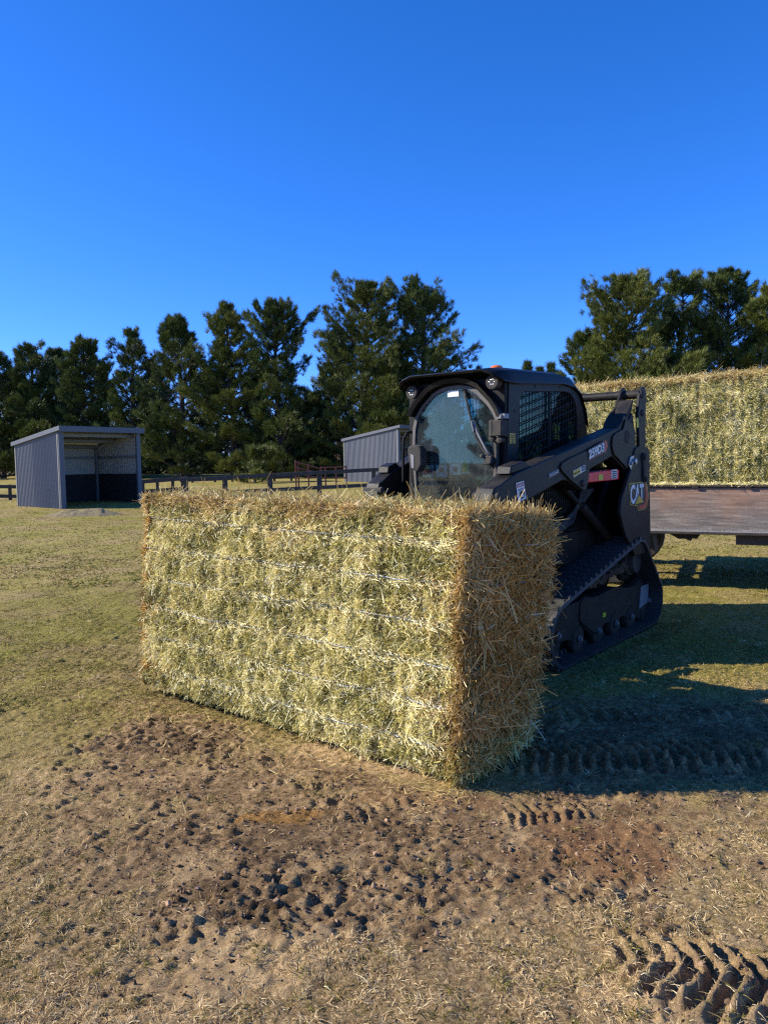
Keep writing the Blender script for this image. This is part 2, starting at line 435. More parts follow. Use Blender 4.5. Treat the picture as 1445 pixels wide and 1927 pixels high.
c = mix(t, ramp(t, attr(t, 'peak'), [(.45, (0,) * 3), (.95, (.55,) * 3)]), c, dryc)
gr = t.nodes.new('ShaderNodeVectorMath'); gr.operation = 'SCALE'
gm2 = t.nodes.new('ShaderNodeMapRange'); t.links.new(nz(190, 5, .8), gm2.inputs[0]); gm2.inputs[1].default_value = .32; gm2.inputs[2].default_value = .68; gm2.inputs[3].default_value = .48; gm2.inputs[4].default_value = 1.65
t.links.new(c, gr.inputs[0]); t.links.new(gm2.outputs[0], gr.inputs['Scale'])
t.links.new(gr.outputs[0], b.inputs['Base Color']); b.inputs['Roughness'].default_value = .95; b.inputs['Specular IOR Level'].default_value = .15
bp0 = N(t, 'ShaderNodeBump', Strength=.8, Distance=.004); t.links.new(nz(200, 4, .8), bp0.inputs['Height'])
bp = N(t, 'ShaderNodeBump', Strength=1.0, Distance=.016); t.links.new(bp0.outputs[0], bp.inputs['Normal']); t.links.new(nz(70, 8, .8), bp.inputs['Height']); t.links.new(bp.outputs[0], b.inputs['Normal'])
M['ground'] = m
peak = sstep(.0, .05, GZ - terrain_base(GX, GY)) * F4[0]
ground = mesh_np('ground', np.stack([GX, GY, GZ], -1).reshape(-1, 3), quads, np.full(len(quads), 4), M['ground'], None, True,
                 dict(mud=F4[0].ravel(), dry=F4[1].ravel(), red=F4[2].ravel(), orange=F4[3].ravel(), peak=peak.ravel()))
tag(ground, 'grazed pasture with patches of churned brown mud', kind='structure')

# ---------------------------------------------------------------- blades and strands
def strips(P0, D, L, W, NRM, bend, rng, nseg=2, taper=True):
    """flat bent ribbons: P0 start, D direction, L length, W width, NRM facing, bend vector"""
    n = len(P0); side = np.cross(D, NRM); side /= (np.linalg.norm(side, axis=1, keepdims=True) + 1e-9)
    vs = []
    for k in range(nseg + 1):
        u = k / nseg
        c = P0 + D * (L * u)[:, None] + bend * (u * u)[..., None] if False else P0 + D * (L * u)[:, None] + bend * (u * u)
        ww = W * (1 - .75 * u if taper else 1.0) * .5
        vs += [c - side * ww[:, None], c + side * ww[:, None]]
    V = np.stack(vs, 1).reshape(-1, 3); m_ = 2 * (nseg + 1)
    base = (np.arange(n) * m_)[:, None]
    q = np.concatenate([base + np.array([[2 * k, 2 * k + 1, 2 * k + 3, 2 * k + 2]]) for k in range(nseg)], 1).reshape(-1, 4)
    return V, q, m_
def unit(a): return a / (np.linalg.norm(a, axis=1, keepdims=True) + 1e-9)

M['grass'] = leafmat('grass_blades', [(0, (.12, .125, .022)), (.22, (.28, .24, .055)), (.42, (.46, .335, .18)), (.7, (.76, .565, .35)), (1, (.98, .86, .62))], .6, .25)
def grass(name, n, y0, y1, lmin, lmax, wd, seed, flat):
    rng = np.random.default_rng(seed)
    u = rng.random(n); Y = y0 * (y1 / y0) ** u
    X = (rng.random(n) * 2 - 1) * (Y * .56 + .25)
    mud, dry, red, orange = ground_fields(X, Y)
    keep = rng.random(n) > np.clip(mud * 1.15 + dry * .5 + red * .5 + orange, 0, .93)
    cl = fbm(X * 5, Y * 5, 77, 3); keep &= rng.random(n) < sstep(.22, .6, cl) + .12
    X, Y, cl = X[keep], Y[keep], cl[keep]; n = len(X)
    Z = ground_z(X, Y)
    g = fbm(X * .9, Y * .9, 33, 4)
    a = rng.random(n) * 2 * PI; el = np.clip(rng.normal(flat, .45, n), .05, 1.4)
    D = np.stack([np.cos(a) * np.cos(el), np.sin(a) * np.cos(el), np.sin(el)], 1)
    L = rng.uniform(lmin, lmax, n) * (.6 + .8 * cl); W = wd * rng.uniform(.6, 1.4, n)
    side = unit(np.cross(D, rng.normal(size=(n, 3)))); 
    bend = np.stack([np.cos(a) * .25 * L, np.sin(a) * .25 * L, -.35 * L], 1)
    V, q, k = strips(np.stack([X, Y, Z - .002], 1), D, L, W, side, bend, rng)
    fargreen = sstep(2.8, 5.5, Y)
    tint = np.clip(rng.random(n) * .62 + .36 - .42 * sstep(.48, .64, g) * rng.random(n) -   .42 * fargreen * (.5 + fbm(X * .9, Y * .9, 34, 3)), 0, 1)
    return V, q, np.repeat(tint, k)
VV, QQ, TT = [], [], []; off = 0
for args in ((340000, 1.8, 4.2, .008, .026, .0024, 1, .30), (230000, 4.2, 9, .012, .034, .0045, 2, .45), (160000, 9, 34, .02, .05, .013, 3, .6)):
    V, q, tint = grass('g', *args); VV.append(V); QQ.append(q + off); TT.append(tint); off += len(V)
V = np.concatenate(VV); q = np.concatenate(QQ)
# scattered taller tufts
rng = np.random.default_rng(44); nt = 2600; tY = 1.85 * (12 / 1.85) ** rng.random(nt); tX = (rng.random(nt) * 2 - 1) * (tY * .56 + .2)
kk = rng.random(nt) > np.clip(ground_fields(tX, tY)[0] * 1.1, 0, .93); tX, tY = tX[kk], tY[kk]; nt = len(tX); nb_ = 16
X = np.repeat(tX, nb_) + rng.normal(0, .011, nt * nb_); Y = np.repeat(tY, nb_) + rng.normal(0, .011, nt * nb_); a = rng.random(nt * nb_) * 2 * PI; el = rng.uniform(.35, 1.3, nt * nb_)
D = np.stack([np.cos(a) * np.cos(el), np.sin(a) * np.cos(el), np.sin(el)], 1); L = np.repeat(rng.uniform(.018, .055, nt), nb_) * rng.uniform(.6, 1.2, nt * nb_)
V, q, k = strips(np.stack([X, Y, ground_z(X, Y) - .002], 1), D, L, rng.uniform(.0016, .0032, nt * nb_), unit(np.cross(D, rng.normal(size=(nt * nb_, 3)))), np.stack([np.cos(a) * .2 * L, np.sin(a) * .2 * L, -.4 * L], 1), rng)
VV.append(V); QQ.append(q + off); TT.append(np.repeat(np.clip(np.repeat(np.where(rng.random(nt) < .5, rng.uniform(.05, .3, nt), rng.uniform(.5, .9, nt)), nb_) + rng.normal(0, .1, nt * nb_), 0, 1), k))
V = np.concatenate(VV); q = np.concatenate(QQ)
g_ = mesh_np('grass', V, q, np.full(len(q), 4), M['grass'], None, False, dict(tint=np.concatenate(TT)))
tag(g_, 'short dry grazed grass covering the pasture', 'grass', kind='stuff')

# clods of soil
def ico():
    bm = bmesh.new(); bmesh.ops.create_icosphere(bm, subdivisions=1, radius=1.0)
    v = np.array([tuple(p.co) for p in bm.verts]); f_ = np.array([[q.index for q in p.verts] for p in bm.faces]); bm.free(); return v, f_
IV, IF = ico()
rng = np.random.default_rng(9)
n = 50000; Y = rng.uniform(1.8, 6.5, n); X = rng.uniform(-1, 1, n) * (Y * .55 + .2)
mud = ground_fields(X, Y)[0]; k = rng.random(n) < mud ** 1.5 * .8 + .008; X, Y, mud = X[k], Y[k], mud[k]; n = len(X)
Z = ground_z(X, Y); S = .0018 + .0055 * rng.random(n) ** 8
S = S * np.where(mud > .3, 1.2, .6)
jit = rng.uniform(.45, 1.5, (n, len(IV), 1)) * rng.uniform(.5, 1.6, (n, 1, 3))
V = (IV[None] * jit * S[:, None, None] + np.stack([X, Y, Z + S * .25], 1)[:, None]).reshape(-1, 3)
q = (IF[None] + (np.arange(n) * len(IV))[:, None, None]).reshape(-1, 3)
m, t, b = newmat('soil_clod')
t.links.new(ramp(t, attr(t, 'tint'), [(0, (.05, .03, .017)), (.5, (.19, .12, .068)), (1, (.44, .29, .175))]), b.inputs['Base Color']); b.inputs['Roughness'].default_value = .95
b.inputs['Specular IOR Level'].default_value = .15
o = mesh_np('soil_clods', V, q, np.full(len(q), 3), m, None, False, dict(tint=np.repeat(rng.random(n), len(IV))))
tag(o, 'loose brown clods of churned soil on the mud patches', 'soil clods', kind='stuff')

# ---------------------------------------------------------------- hay
STRAW_LONG = leafmat('hay_cut_side', [(0, (.17, .16, .05)), (.2, (.43, .40, .13)), (.45, (.74, .67, .28)), (.7, (.93, .85, .47)), (1, (.98, .95, .80))], .5, .18)
STRAW_END = leafmat('hay_folded_end', [(0, (.22, .14, .05)), (.35, (.50, .35, .14)), (.7, (.78, .58, .28)), (1, (.97, .82, .54))], .5, .18)
STRAW_FOLD_SHADE = leafmat('hay_folds_shade_warmed', [(0, (.30, .155, .035)), (.35, (.50, .285, .08)), (.7, (.74, .47, .17)), (1, (.92, .70, .36))], .5, .18)  # brown weathered straw, with extra warmth coloured in to offset blue shade
def basemat(name, a, b_, c_):
    m, t, b = newmat(name); tc = N(t, 'ShaderNodeTexCoord'); n1 = N(t, 'ShaderNodeTexNoise', Scale=60.0, Detail=6.0, Roughness=.8); t.links.new(tc.outputs['Object'], n1.inputs['Vector'])
    t.links.new(ramp(t, n1.outputs[0], [(.3, a), (.5, b_), (.7, c_)]), b.inputs['Base Color']); b.inputs['Roughness'].default_value = .9
    bp = N(t, 'ShaderNodeBump', Strength=1.0, Distance=.02); t.links.new(n1.outputs[0], bp.inputs['Height']); t.links.new(bp.outputs[0], b.inputs['Normal']); return m
HAY_CORE = basemat('hay_core', (.07, .06, .018), (.22, .19, .06), (.42, .36, .13))
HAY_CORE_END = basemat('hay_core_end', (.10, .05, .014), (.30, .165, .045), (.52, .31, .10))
M['twine'] = paint('twine_plastic', (.42, .48, .54), .4, amt=.5, scale=9)

def bale(C8, counts, seed, label, group, cap_brown=True, nflake=.085, strings=6, twines=True):
    """C8: near-bottom, right-bottom, backleft-bottom, left-bottom, then the same on top.
       face 'long' runs left(3)-near(0); 'end' runs near(0)-right(1)."""
    C8 = [np.array(p, float) for p in C8]
    cen = sum(C8) / 8; base = cen.copy(); base[2] = min(p[2] for p in C8)
    root = empty('hay_bale', tuple(base))
    rng = np.random.default_rng(seed)
    faces = {'long': (3, 0, 4, 7), 'end': (0, 1, 5, 4), 'back': (1, 2, 6, 5), 'left': (2, 3, 7, 6), 'top': (7, 4, 5, 6)}
    Vc, Qc, off = [], [], 0; mats = []
    SV = {'a': [[], [], [], 0], 'b': [[], [], [], 0], 'c': [[], [], [], 0]}
    zs = [(k + .75) / (strings + .5) for k in range(strings)]
    def surf(name, u, v):
        a, b_, c_, d_ = [C8[i] for i in faces[name]]
        u_, v_ = u[:, None], v[:, None]
        P_ = (a * (1 - u_) + b_ * u_) * (1 - v_) + (d_ * (1 - u_) + c_ * u_) * v_
        nrm = np.cross(b_ - a, d_ - a); nrm = nrm / np.linalg.norm(nrm)
        lu = np.linalg.norm(b_ - a); lv = np.linalg.norm(d_ - a)
        x, y = u * lu, v * lv; sd = seed + len(name)
        h = .040 * (fbm(x * 5, y * 5, sd, 3) - .5) + .035 * (fbm(x * 16, y * 16, sd + 5, 3) - .5)
        if name in ('long', 'back', 'top'):
            fl = x + .03 * (fbm(x * 2, y * 3, sd + 9, 3) - .5)
            h = h - .020 * np.exp(-((np.mod(fl, nflake) / nflake - .5) / .16) ** 2) * (fbm(x * 4, y * 4, sd + 2, 2) > .42)
        if name != 'top' and twines:
            for zz in zs: h = h - .030 * np.exp(-((v - zz) * lv / .026) ** 2)
        ed = np.minimum(np.minimum(u, 1 - u) * lu, np.minimum(v, 1 - v) * lv)
        h = h - .045 * np.exp(-ed / .035)
        if name in ('end',): h = h + .03 * np.sin(np.clip(v, 0, 1) * PI * 6.2) ** 2
        return P_ + nrm * h[:, None], nrm, (b_ - a) / lu, (d_ - a) / lv, lu, lv
    for name in faces:
        nu = 150 if name in ('long', 'back', 'top') else 60; nv = 80 if name != 'top' else 50
        U, V_ = np.meshgrid(np.linspace(0, 1, nu), np.linspace(0, 1, nv))
        p, nrm, *_ = surf(name, U.ravel(), V_.ravel())
        ii = np.arange(nu * nv).reshape(nv, nu)
        qd = np.stack([ii[:-1, :-1], ii[:-1, 1:], ii[1:, 1:], ii[1:, :-1]], -1).reshape(-1, 4)
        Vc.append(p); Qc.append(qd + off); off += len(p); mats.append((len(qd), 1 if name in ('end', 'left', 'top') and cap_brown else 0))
    Vc = np.concatenate(Vc) - base; Qc = np.concatenate(Qc)
    core = mesh_np('core', Vc, Qc, np.full(len(Qc), 4), HAY_CORE, root, True)
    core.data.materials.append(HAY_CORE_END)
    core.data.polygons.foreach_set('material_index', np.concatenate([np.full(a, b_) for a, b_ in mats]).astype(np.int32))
    for name, cnt in counts.items():
        if not cnt: continue
        brown = cap_brown and name in ('end', 'left', 'top')
        u, v = rng.random(cnt), rng.random(cnt)
        if name != 'top':    # extra strands pinned along the strings and edges
            k = rng.random(cnt) < (.26 if twines else 0)
            v = np.where(k, np.array(zs)[rng.integers(0, strings, cnt)] + rng.normal(0, .018, cnt), v)
        k = rng.random(cnt) < .05; u = np.where(k & (rng.random(cnt) < .4), np.where(rng.random(cnt) < .5, .004, .996), u)
        k2 = rng.random(cnt) < .03; v = np.where(k2, .995, v)
        u, v = np.clip(u, .001, .999), np.clip(v, .001, .999)
        p, nrm, eu, ev, lu, lv = surf(name, u, v)
        x, y = u * lu, v * lv
        if name == 'end': th0 = PI / 2 + rng.normal(0, 1.05, cnt); Lr = (.05, .16)
        elif name == 'top': th0 = rng.random(cnt) * 2 * PI; Lr = (.035, .12)
        else:
            th0 = rng.random(cnt) * 2 * PI; Lr = (.018, .065)
            near = (np.min(np.abs(v[:, None] - np.array(zs)[None]), axis=1) * lv < .024) & bool(twines)
            th0 = np.where(near & (rng.random(cnt) < .93), rng.normal(0, .20, cnt), th0)
        L = rng.uniform(Lr[0], Lr[1], cnt) * np.where(rng.random(cnt) < .06, 1.7, 1)
        if name in ('long', 'back'): L = np.where(near, L * 1.35, L)
        lift = np.abs(rng.normal(0, .16 if name == 'end' else (.30 if name != 'long' else .42), cnt)); lift = np.where(rng.random(cnt) < (.012 if name == 'end' else .03), rng.uniform(.5, 1.1, cnt), lift)
        th0 = np.where(rng.random(cnt) < .5, th0 + PI, th0) if name == 'end' else th0
        D = (np.cos(th0) * np.cos(lift))[:, None] * eu + (np.sin(th0) * np.cos(lift))[:, None] * ev + np.sin(lift)[:, None] * nrm
        W = rng.uniform(.0016, .0042, cnt) * (1.2 if name in ('end', 'left') else 1)
        facing = nrm + rng.normal(0, .55, (cnt, 3))
        start = p - D * (L * .5)[:, None] + nrm * (rng.uniform(0, .016, cnt) + np.sin(lift) * L * .35)[:, None]
        bend = rng.normal(0, .16, (cnt, 3)) * L[:, None] + np.array([0, 0, -.05]) * L[:, None]
        SVV, q, k_ = strips(start, D, L, W, facing, bend, rng, 2, False)
        clump = fbm(x * 9, y * 9, seed + 40, 3)
        if name in ('long', 'back'):
            tint = np.clip(.02 + .70 * rng.random(cnt) + 1.0 * (clump - .5), 0, 1)
            edge = np.exp(-np.minimum((1 - v) * lv, np.minimum(u, 1 - u) * lu) / .04)
            tint = np.where(rng.random(cnt) < .12, .97, tint); tint = np.where(near & (rng.random(cnt) < .85), rng.uniform(.8, 1, cnt), tint)
            isb = (rng.random(cnt) < edge * .6 + .02 + .7 * sstep(.45, .60, fbm(x * 6, y * 6, seed + 60, 3)) * np.exp(-np.minimum((1 - v) * lv * 1.3, np.minimum(u, 1 - u) * lu) / .17)) & cap_brown
        else:
            tint = np.clip(.05 + .8 * rng.random(cnt) + .6 * (clump - .5), 0, 1); isb = np.full(cnt, bool(brown))
            if name == 'top': isb = rng.random(cnt) < .65 if cap_brown else isb
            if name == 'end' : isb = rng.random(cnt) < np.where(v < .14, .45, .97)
        fold_shade = (u * lu > .03 + .10 * rng.random(cnt)) & ((1 - v) * lv > .02 + .08 * rng.random(cnt)) if name in ('end', 'left') else np.zeros(cnt, bool)  # keeps the shade-warmed straw off the sunlit edges
        for key, sel in (('a', ~isb), ('b', isb & ~fold_shade), ('c', isb & fold_shade)):
            if not sel.any(): continue
            sv = SVV.reshape(cnt, k_, 3)[sel]; m_ = len(sv)
            qq = np.concatenate([(np.arange(m_) * k_)[:, None] + np.array([[2 * j, 2 * j + 1, 2 * j + 3, 2 * j + 2]]) for j in range(2)], 1).reshape(-1, 4)
            S_ = SV[key]; S_[0].append(sv.reshape(-1, 3) - base); S_[1].append(qq + S_[3]); S_[2].append(np.repeat(tint[sel], k_)); S_[3] += m_ * k_
    for key, mt in (('a', STRAW_LONG), ('b', STRAW_END), ('c', STRAW_FOLD_SHADE)):
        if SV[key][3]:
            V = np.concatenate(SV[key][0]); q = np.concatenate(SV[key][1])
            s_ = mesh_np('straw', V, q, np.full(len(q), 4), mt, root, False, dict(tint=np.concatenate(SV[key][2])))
            s_['kind'] = 'stuff'
    # twine loops round the length of the bale
    for zz in (zs if twines else []):
        tb = MB(); path = []
        for name in ('long', 'end', 'back', 'left'):
            nn = 60 if name in ('long', 'back') else 22
            uu = np.linspace(.01, .99, nn)
            p, nrm, *_ = surf(name, uu, np.full(nn, zz) + (fbm(uu * 6, uu * 0, seed + int(zz * 99)) - .5) * .012)
            dep = .030 + .045 * (fbm(uu * 14, uu * 0 + zz * 9, seed + 3, 2) - .45)
            p = p + nrm * dep[:, None]
            path += [tuple(r - base) for r in p]
        path.append(path[0])
        tb.tube(path, .0024, 5, cap=False)
        tb.build('twine', M['twine'], root, smooth=False)
    tag(root, label, 'hay bale', group)
    return root

NB = at_z(860, 1486); RB = at_z(993, 1404); LB = at_z(264, 1306)
NB[2] = RB[2] = .02; LB[2] = .075
NT = at_y(884, 968, 3.36); RT = at_y(1040, 975, 3.98); LT = at_y(270, 932, 4.70)
BB = LB + (RB - NB) * 1.05; BT = LT + (RT - NT)
bale([NB, RB, BB, LB, NT, RT, BT, LT], {'long': 95000, 'end': 26000, 'top': 26000, 'left': 9000, 'back': 6000}, 11,
     'large green and gold hay bale held low in front of the loader, nearest the camera', 'large square hay bales')

# trailer frame: direction TT_ along the side, TN towards the camera
T0 = np.array([3.86, 7.75, 0]); TD = np.array([.906, -.423, 0]); TD = TD / np.linalg.norm(TD); TN = np.array([TD[1], -TD[0], 0.])
def tp(s, n_, z): return T0 + TD * s + TN * n_ + np.array([0, 0, z])
s0, s1 = -2.15, .32
bl = [tp(s1, -.06, 1.135), tp(s1, -1.0, 1.135), tp(s0, -1.0, 1.135), tp(s0, -.06, 1.135), tp(s1, -.05, 2.28), tp(s1, -1.0, 2.3), tp(s0, -1.0, 2.25), tp(s0, -.03, 2.20)]
bale(bl, {'long': 70000, 'end': 6000, 'top': 22000, 'left': 6000, 'back': 0}, 23,
     'hay bale with a rough cut side standing on the flatbed trailer behind the loader', 'large square hay bales', cap_brown=True, twines=False)

# straw dropped on the ground round the bales
rng = np.random.default_rng(5); n = 2000
pts = []
e0, e1 = LB, NB
u = rng.random(n); d = np.abs(rng.normal(0, .22, n)); P0 = np.where((rng.random(n) < .65)[:, None], e0 + (e1 - e0) * u[:, None], NB + (RB - NB) * u[:, None])
nl = np.array([-(NB - LB)[1], (NB - LB)[0], 0]); nl = nl / np.linalg.norm(nl); nl = -nl if nl[1] > 0 else nl
P0 = P0 + nl * d[:, None] + rng.normal(0, .05, (n, 3)); 
fr = rng.random(n) < .13
P0[:, 0] = np.where(fr, rng.uniform(-1.8, 2.4, n), P0[:, 0]); P0[:, 1] = np.where(fr, rng.uniform(2.2, 7, n), P0[:, 1])
P0[:, 2] = ground_z(P0[:, 0], P0[:, 1]) + .004
a = rng.random(n) * 2 * PI; D = unit(np.stack([np.cos(a), np.sin(a), rng.normal(.05, .2, n)], 1)); L = rng.uniform(.015, .06, n)
V, q, k = strips(P0, D, L, rng.uniform(.0013, .003, n), np.tile([0, 0, 1.], (n, 1)) + rng.normal(0, .3, (n, 3)), rng.normal(0, .1, (n, 3)) * L[:, None], rng, 2, False)
o = mesh_np('loose_straw', V, q, np.full(len(q), 4), STRAW_END, None, False, dict(tint=np.repeat(rng.random(n) * .6 + .3, k)))
tag(o, 'stray stalks of straw lying on the ground around the bale', 'straw', kind='stuff')

# ---------------------------------------------------------------- flatbed trailer
m, t, b = newmat('worn_side_panel')
tc = N(t, 'ShaderNodeTexCoord'); mp = N(t, 'ShaderNodeMapping'); mp.inputs['Scale'].default_value = (1.2, 8, 14); t.links.new(tc.outputs['Object'], mp.inputs[0])
na = N(t, 'ShaderNodeTexNoise', Scale=2.5, Detail=10.0, Roughness=.75); t.links.new(mp.outputs[0], na.inputs['Vector'])
nb = N(t, 'ShaderNodeTexNoise', Scale=2.2, Detail=3.0); t.links.new(tc.outputs['Object'], nb.inputs['Vector'])
nc = N(t, 'ShaderNodeTexNoise', Scale=45.0, Detail=8.0, Roughness=.8); t.links.new(tc.outputs['Object'], nc.inputs['Vector'])
sp = N(t, 'ShaderNodeSeparateXYZ'); t.links.new(tc.outputs['Object'], sp.inputs[0])
hz = math_(t, 'MULTIPLY', math_(t, 'SUBTRACT', sp.outputs[2], .62), 2.0)
cc = ramp(t, math_(t, 'ADD', na.outputs[0], math_(t, 'MULTIPLY', math_(t, 'SUBTRACT', nc.outputs[0], .5), .5)), [(.3, (.10, .090, .082)), (.52, (.23, .195, .165)), (.72, (.46, .39, .32))])
rf = math_(t, 'MULTIPLY', clampn(math_(t, 'ADD', math_(t, 'MULTIPLY', hz, .55), math_(t, 'SUBTRACT', nb.outputs[0], .35)), .22, .75), .6)
cc = mix(t, rf, cc, ramp(t, na.outputs[0], [(.3, (.26, .12, .065)), (.7, (.56, .32, .19))]))
low = clampn(math_(t, 'SUBTRACT', math_(t, 'MULTIPLY', nc.outputs[0], 1.1), math_(t, 'MULTIPLY', hz, 2.2)), .25, .6)
cc = mix(t, low, cc, (.42, .40, .37))
t.links.new(cc, b.inputs['Base Color']); b.inputs['Roughness'].default_value = .7; b.inputs['Specular IOR Level'].default_value = .2
M['panel'] = m
M['chassis'] = paint('chassis_paint', (.03, .025, .022), .7, amt=.6, dust=(.12, .08, .05))
M['timber'] = paint('old_timber', (.10, .075, .055), .85, amt=.5, dust=(.2, .16, .12))
tr = empty('flatbed_trailer', tuple(T0), math.atan2(TD[1], TD[0]))   # local x along, y away from camera is +y
tag(tr, 'flatbed trailer with worn rust and grey side board, parked behind the loader', 'trailer')
TW = 2.45
x0, x1 = -2.45, 3.6
MB().box(x0, x1, .045, TW, 1.03, 1.125).build('deck', M['timber'], tr, .006)
mb = MB(); mb.box(x0, x1, 0, .035, .635, 1.10); mb.build('side_board', M['panel'], tr, .004)
mb = MB(); mb.box(x0, x1, -.018, .04, 1.104, 1.128)
for i in range(12): mb.box(x0 + .25 + i * .5, x0 + .31 + i * .5, -.03, -.019, 1.10, 1.126)
mb.build('top_rail', M['chassis'], tr, .004)
mb = MB(); mb.box(x0, x1, -.012, .05, .612, .632); mb.build('bottom_rail', M['chassis'], tr, .003)
for yy in (.75, 1.65): MB().box(x0, x1, yy, yy + .1, .72, 1.0).build('chassis_rail', M['chassis'], tr, .006)
for i in range(11): MB().box(x0 + .15 + i * .55, x0 + .23 + i * .55, .06, TW - .05, .94, 1.02).build('crossmember', M['chassis'], tr, .004)
mb = MB(); mb.box(-.28, .25, .12, .40, .50, .60); mb.box(-.24, .20, .14, .38, .605, .94); mb.build('toolbox', M['timber'], tr, .004)
mb = MB(); mb.prism([(-.95, .60), (-.62, .60), (-.66, .545), (-.70, .55), (-.72, .52), (-.78, .545), (-.84, .54)], .18, .20); mb.build('mud_flap', M['chassis'], tr)
mb = MB(); mb.box(.3, 3.5, .30, .36, .50, .60); mb.build('side_guard', M['timber'], tr, .004)
def trailer_wheel(x, y):
    wl = MB().lathe((x, y, .40), 'y', [(-.12, .30), (-.115, .37), (-.07, .40), (.07, .40), (.115, .37), (.12, .30)], 40).build('tyre', M['tyre'], tr)
    MB().lathe((x, y, .40), 'y', [(-.10, .24), (-.09, .08), (-.14, .06), (-.14, .02)], 30).build('rim', M['steel'], tr)
trailer_wheel(-1.55, .32); trailer_wheel(-1.55, 2.1)
trailer_wheel(2.6, .32); trailer_wheel(2.6, 2.1)
for xx in (-1.55, 2.6): MB().cyl((xx, .4, .42), 'y', .05, 0, 1.6).build('axle', M['chassis'], tr)
mb = MB()
arc = [(-1.55 + .47 * math.cos(a_), .42 + .47 * math.sin(a_)) for a_ in np.linspace(-.1, PI + .1, 14)]
arc2 = [(-1.55 + .45 * math.cos(a_), .42 + .45 * math.sin(a_)) for a_ in np.linspace(PI + .1, -.1, 14)]
mb.prism(arc + arc2, .12, .5); mb.build('mudguard', M['chassis'], tr)
# hay trodden on the deck edge
rng = np.random.default_rng(71); n = 9000
P0 = np.stack([rng.uniform(x0, x1, n), rng.uniform(-.02, .10, n), rng.uniform(1.127, 1.150, n)], 1)
a = rng.random(n) * 2 * PI; D = unit(np.stack([np.cos(a), np.sin(a) * .5, rng.normal(.1, .25, n)], 1)); L = rng.uniform(.02, .06, n)
V, q, k = strips(P0, D, L, rng.uniform(.003, .005, n), np.tile([0, -.4, 1.], (n, 1)) + rng.normal(0, .4, (n, 3)), rng.normal(0, .1, (n, 3)) * L[:, None], rng, 2, False)
Rz = np.array([[TD[0], -TD[1], 0], [TD[1], TD[0], 0], [0, 0, 1]])
o = mesh_np('hay_litter', V @ Rz.T + T0, q, np.full(len(q), 4), STRAW_LONG, None, False, dict(tint=np.repeat(rng.random(n) * .5 + .5, k)))
tag(o, 'pale chaff spread along the edge of the trailer deck', 'hay litter', kind='stuff')

#@@LOADER
# ---------------------------------------------------------------- track loader
fp = at_z(1045, 1262); la = math.radians(38.7); lb = np.array([math.sin(la), math.cos(la), 0.]); LF = -lb; LL = np.array([lb[1], -lb[0], 0.])
LO = fp - .84 * LL + .7 * lb
ld_ = empty('track_loader', tuple(LO), math.atan2(LF[1], LF[0]))     # local +x forward, +y the machine's left, z up
tag(ld_, 'black compact track loader with closed cab and rubber tracks, carrying the hay bale', 'track loader')
def on_side(px, py, Y):
    d = ray(px, py); tt_ = (Y - (np.array([0, 0, H]) - LO) @ LL) / (d @ LL); p = np.array([0, 0, H]) + d * tt_ - LO; return (float(p @ LF), float(p[2]))
def on_front(px, py, X):
    d = ray(px, py); tt_ = (X - (np.array([0, 0, H]) - LO) @ LF) / (d @ LF); p = np.array([0, 0, H]) + d * tt_ - LO; return (float(p @ LL), float(p[2]))
YC = .05   # middle of the cab
def mir(y): return 2 * YC - y

# body: belly, engine bay, side tanks
body = MB()
body.prism([(.72, .36), (.60, .24), (-1.05, .24), (-1.22, .42), (-1.22, .98), (-1.12, 1.02), (.62, 1.02), (.74, .92)], -.34, .46)
body = body.build('body', M['black'], ld_, .012)
mb = MB(); mb.prism([(-.66, 1.0), (-.62, 1.50), (-.80, 1.60), (-1.00, 1.58), (-1.10, 1.46), (-1.13, 1.0)], -.30, .42); mb.build('engine_hood', M['black'], ld_, .02)
mb = MB(); mb.box(-1.245, -1.16, -.36, .50, .40, 1.35)
for i in range(8): mb.box(-1.258, -1.246, -.26, .40, .62 + i * .075, .65 + i * .075)
mb.build('rear_door', M['black'], ld_, .01)
mb = MB()
for s_ in (1, -1):
    y0, y1 = (.46, .56) if s_ > 0 else (mir(.56), mir(.46))
    mb.prism([(.66, .84), (.60, 1.12), (-.55, 1.10), (-.70, .95), (-.70, .62), (.50, .62)], y0, y1)
mb.build('side_tank', M['black'], ld_, .01)
# louvred screens between arm and tank
for y0, y1 in ((.562, .572), (mir(.572), mir(.562))):
    mb = MB()
    for i in range(34):
        x = .62 - i * .034; mb.box(x - .004, x + .004, y0, y1, .86, 1.27)
    for i in range(6): mb.box(-.54, .63, y0 - .003, y1 - .005, .88 + i * .075, .888 + i * .075)
    mb.box(-.56, .65, y0 - .02, y0 - .008, .84, 1.28)
    mb.build('cooling_screen', M['black'], ld_)
# hydraulic hoses and fittings
for k in range(4):
    mb = MB(); mb.tube([(.52 - k * .05, .60, 1.02), (.42 - k * .05, .615, .93 - k * .02), (.12 - k * .06, .61, .95), (-.25, .60, 1.08 + k * .03), (-.5, .58, 1.18)], .012, 8); mb.build('hydraulic_hose', M['tyre'], ld_)
st = MB().lathe((-.74, .22, 1.52), 'z', [(0, .05), (.04, .055), (.06, .042), (.20, .042), (.27, .036), (.29, .02), (.30, .0)], 20).build('exhaust_stack', M['decal_grey'], ld_)

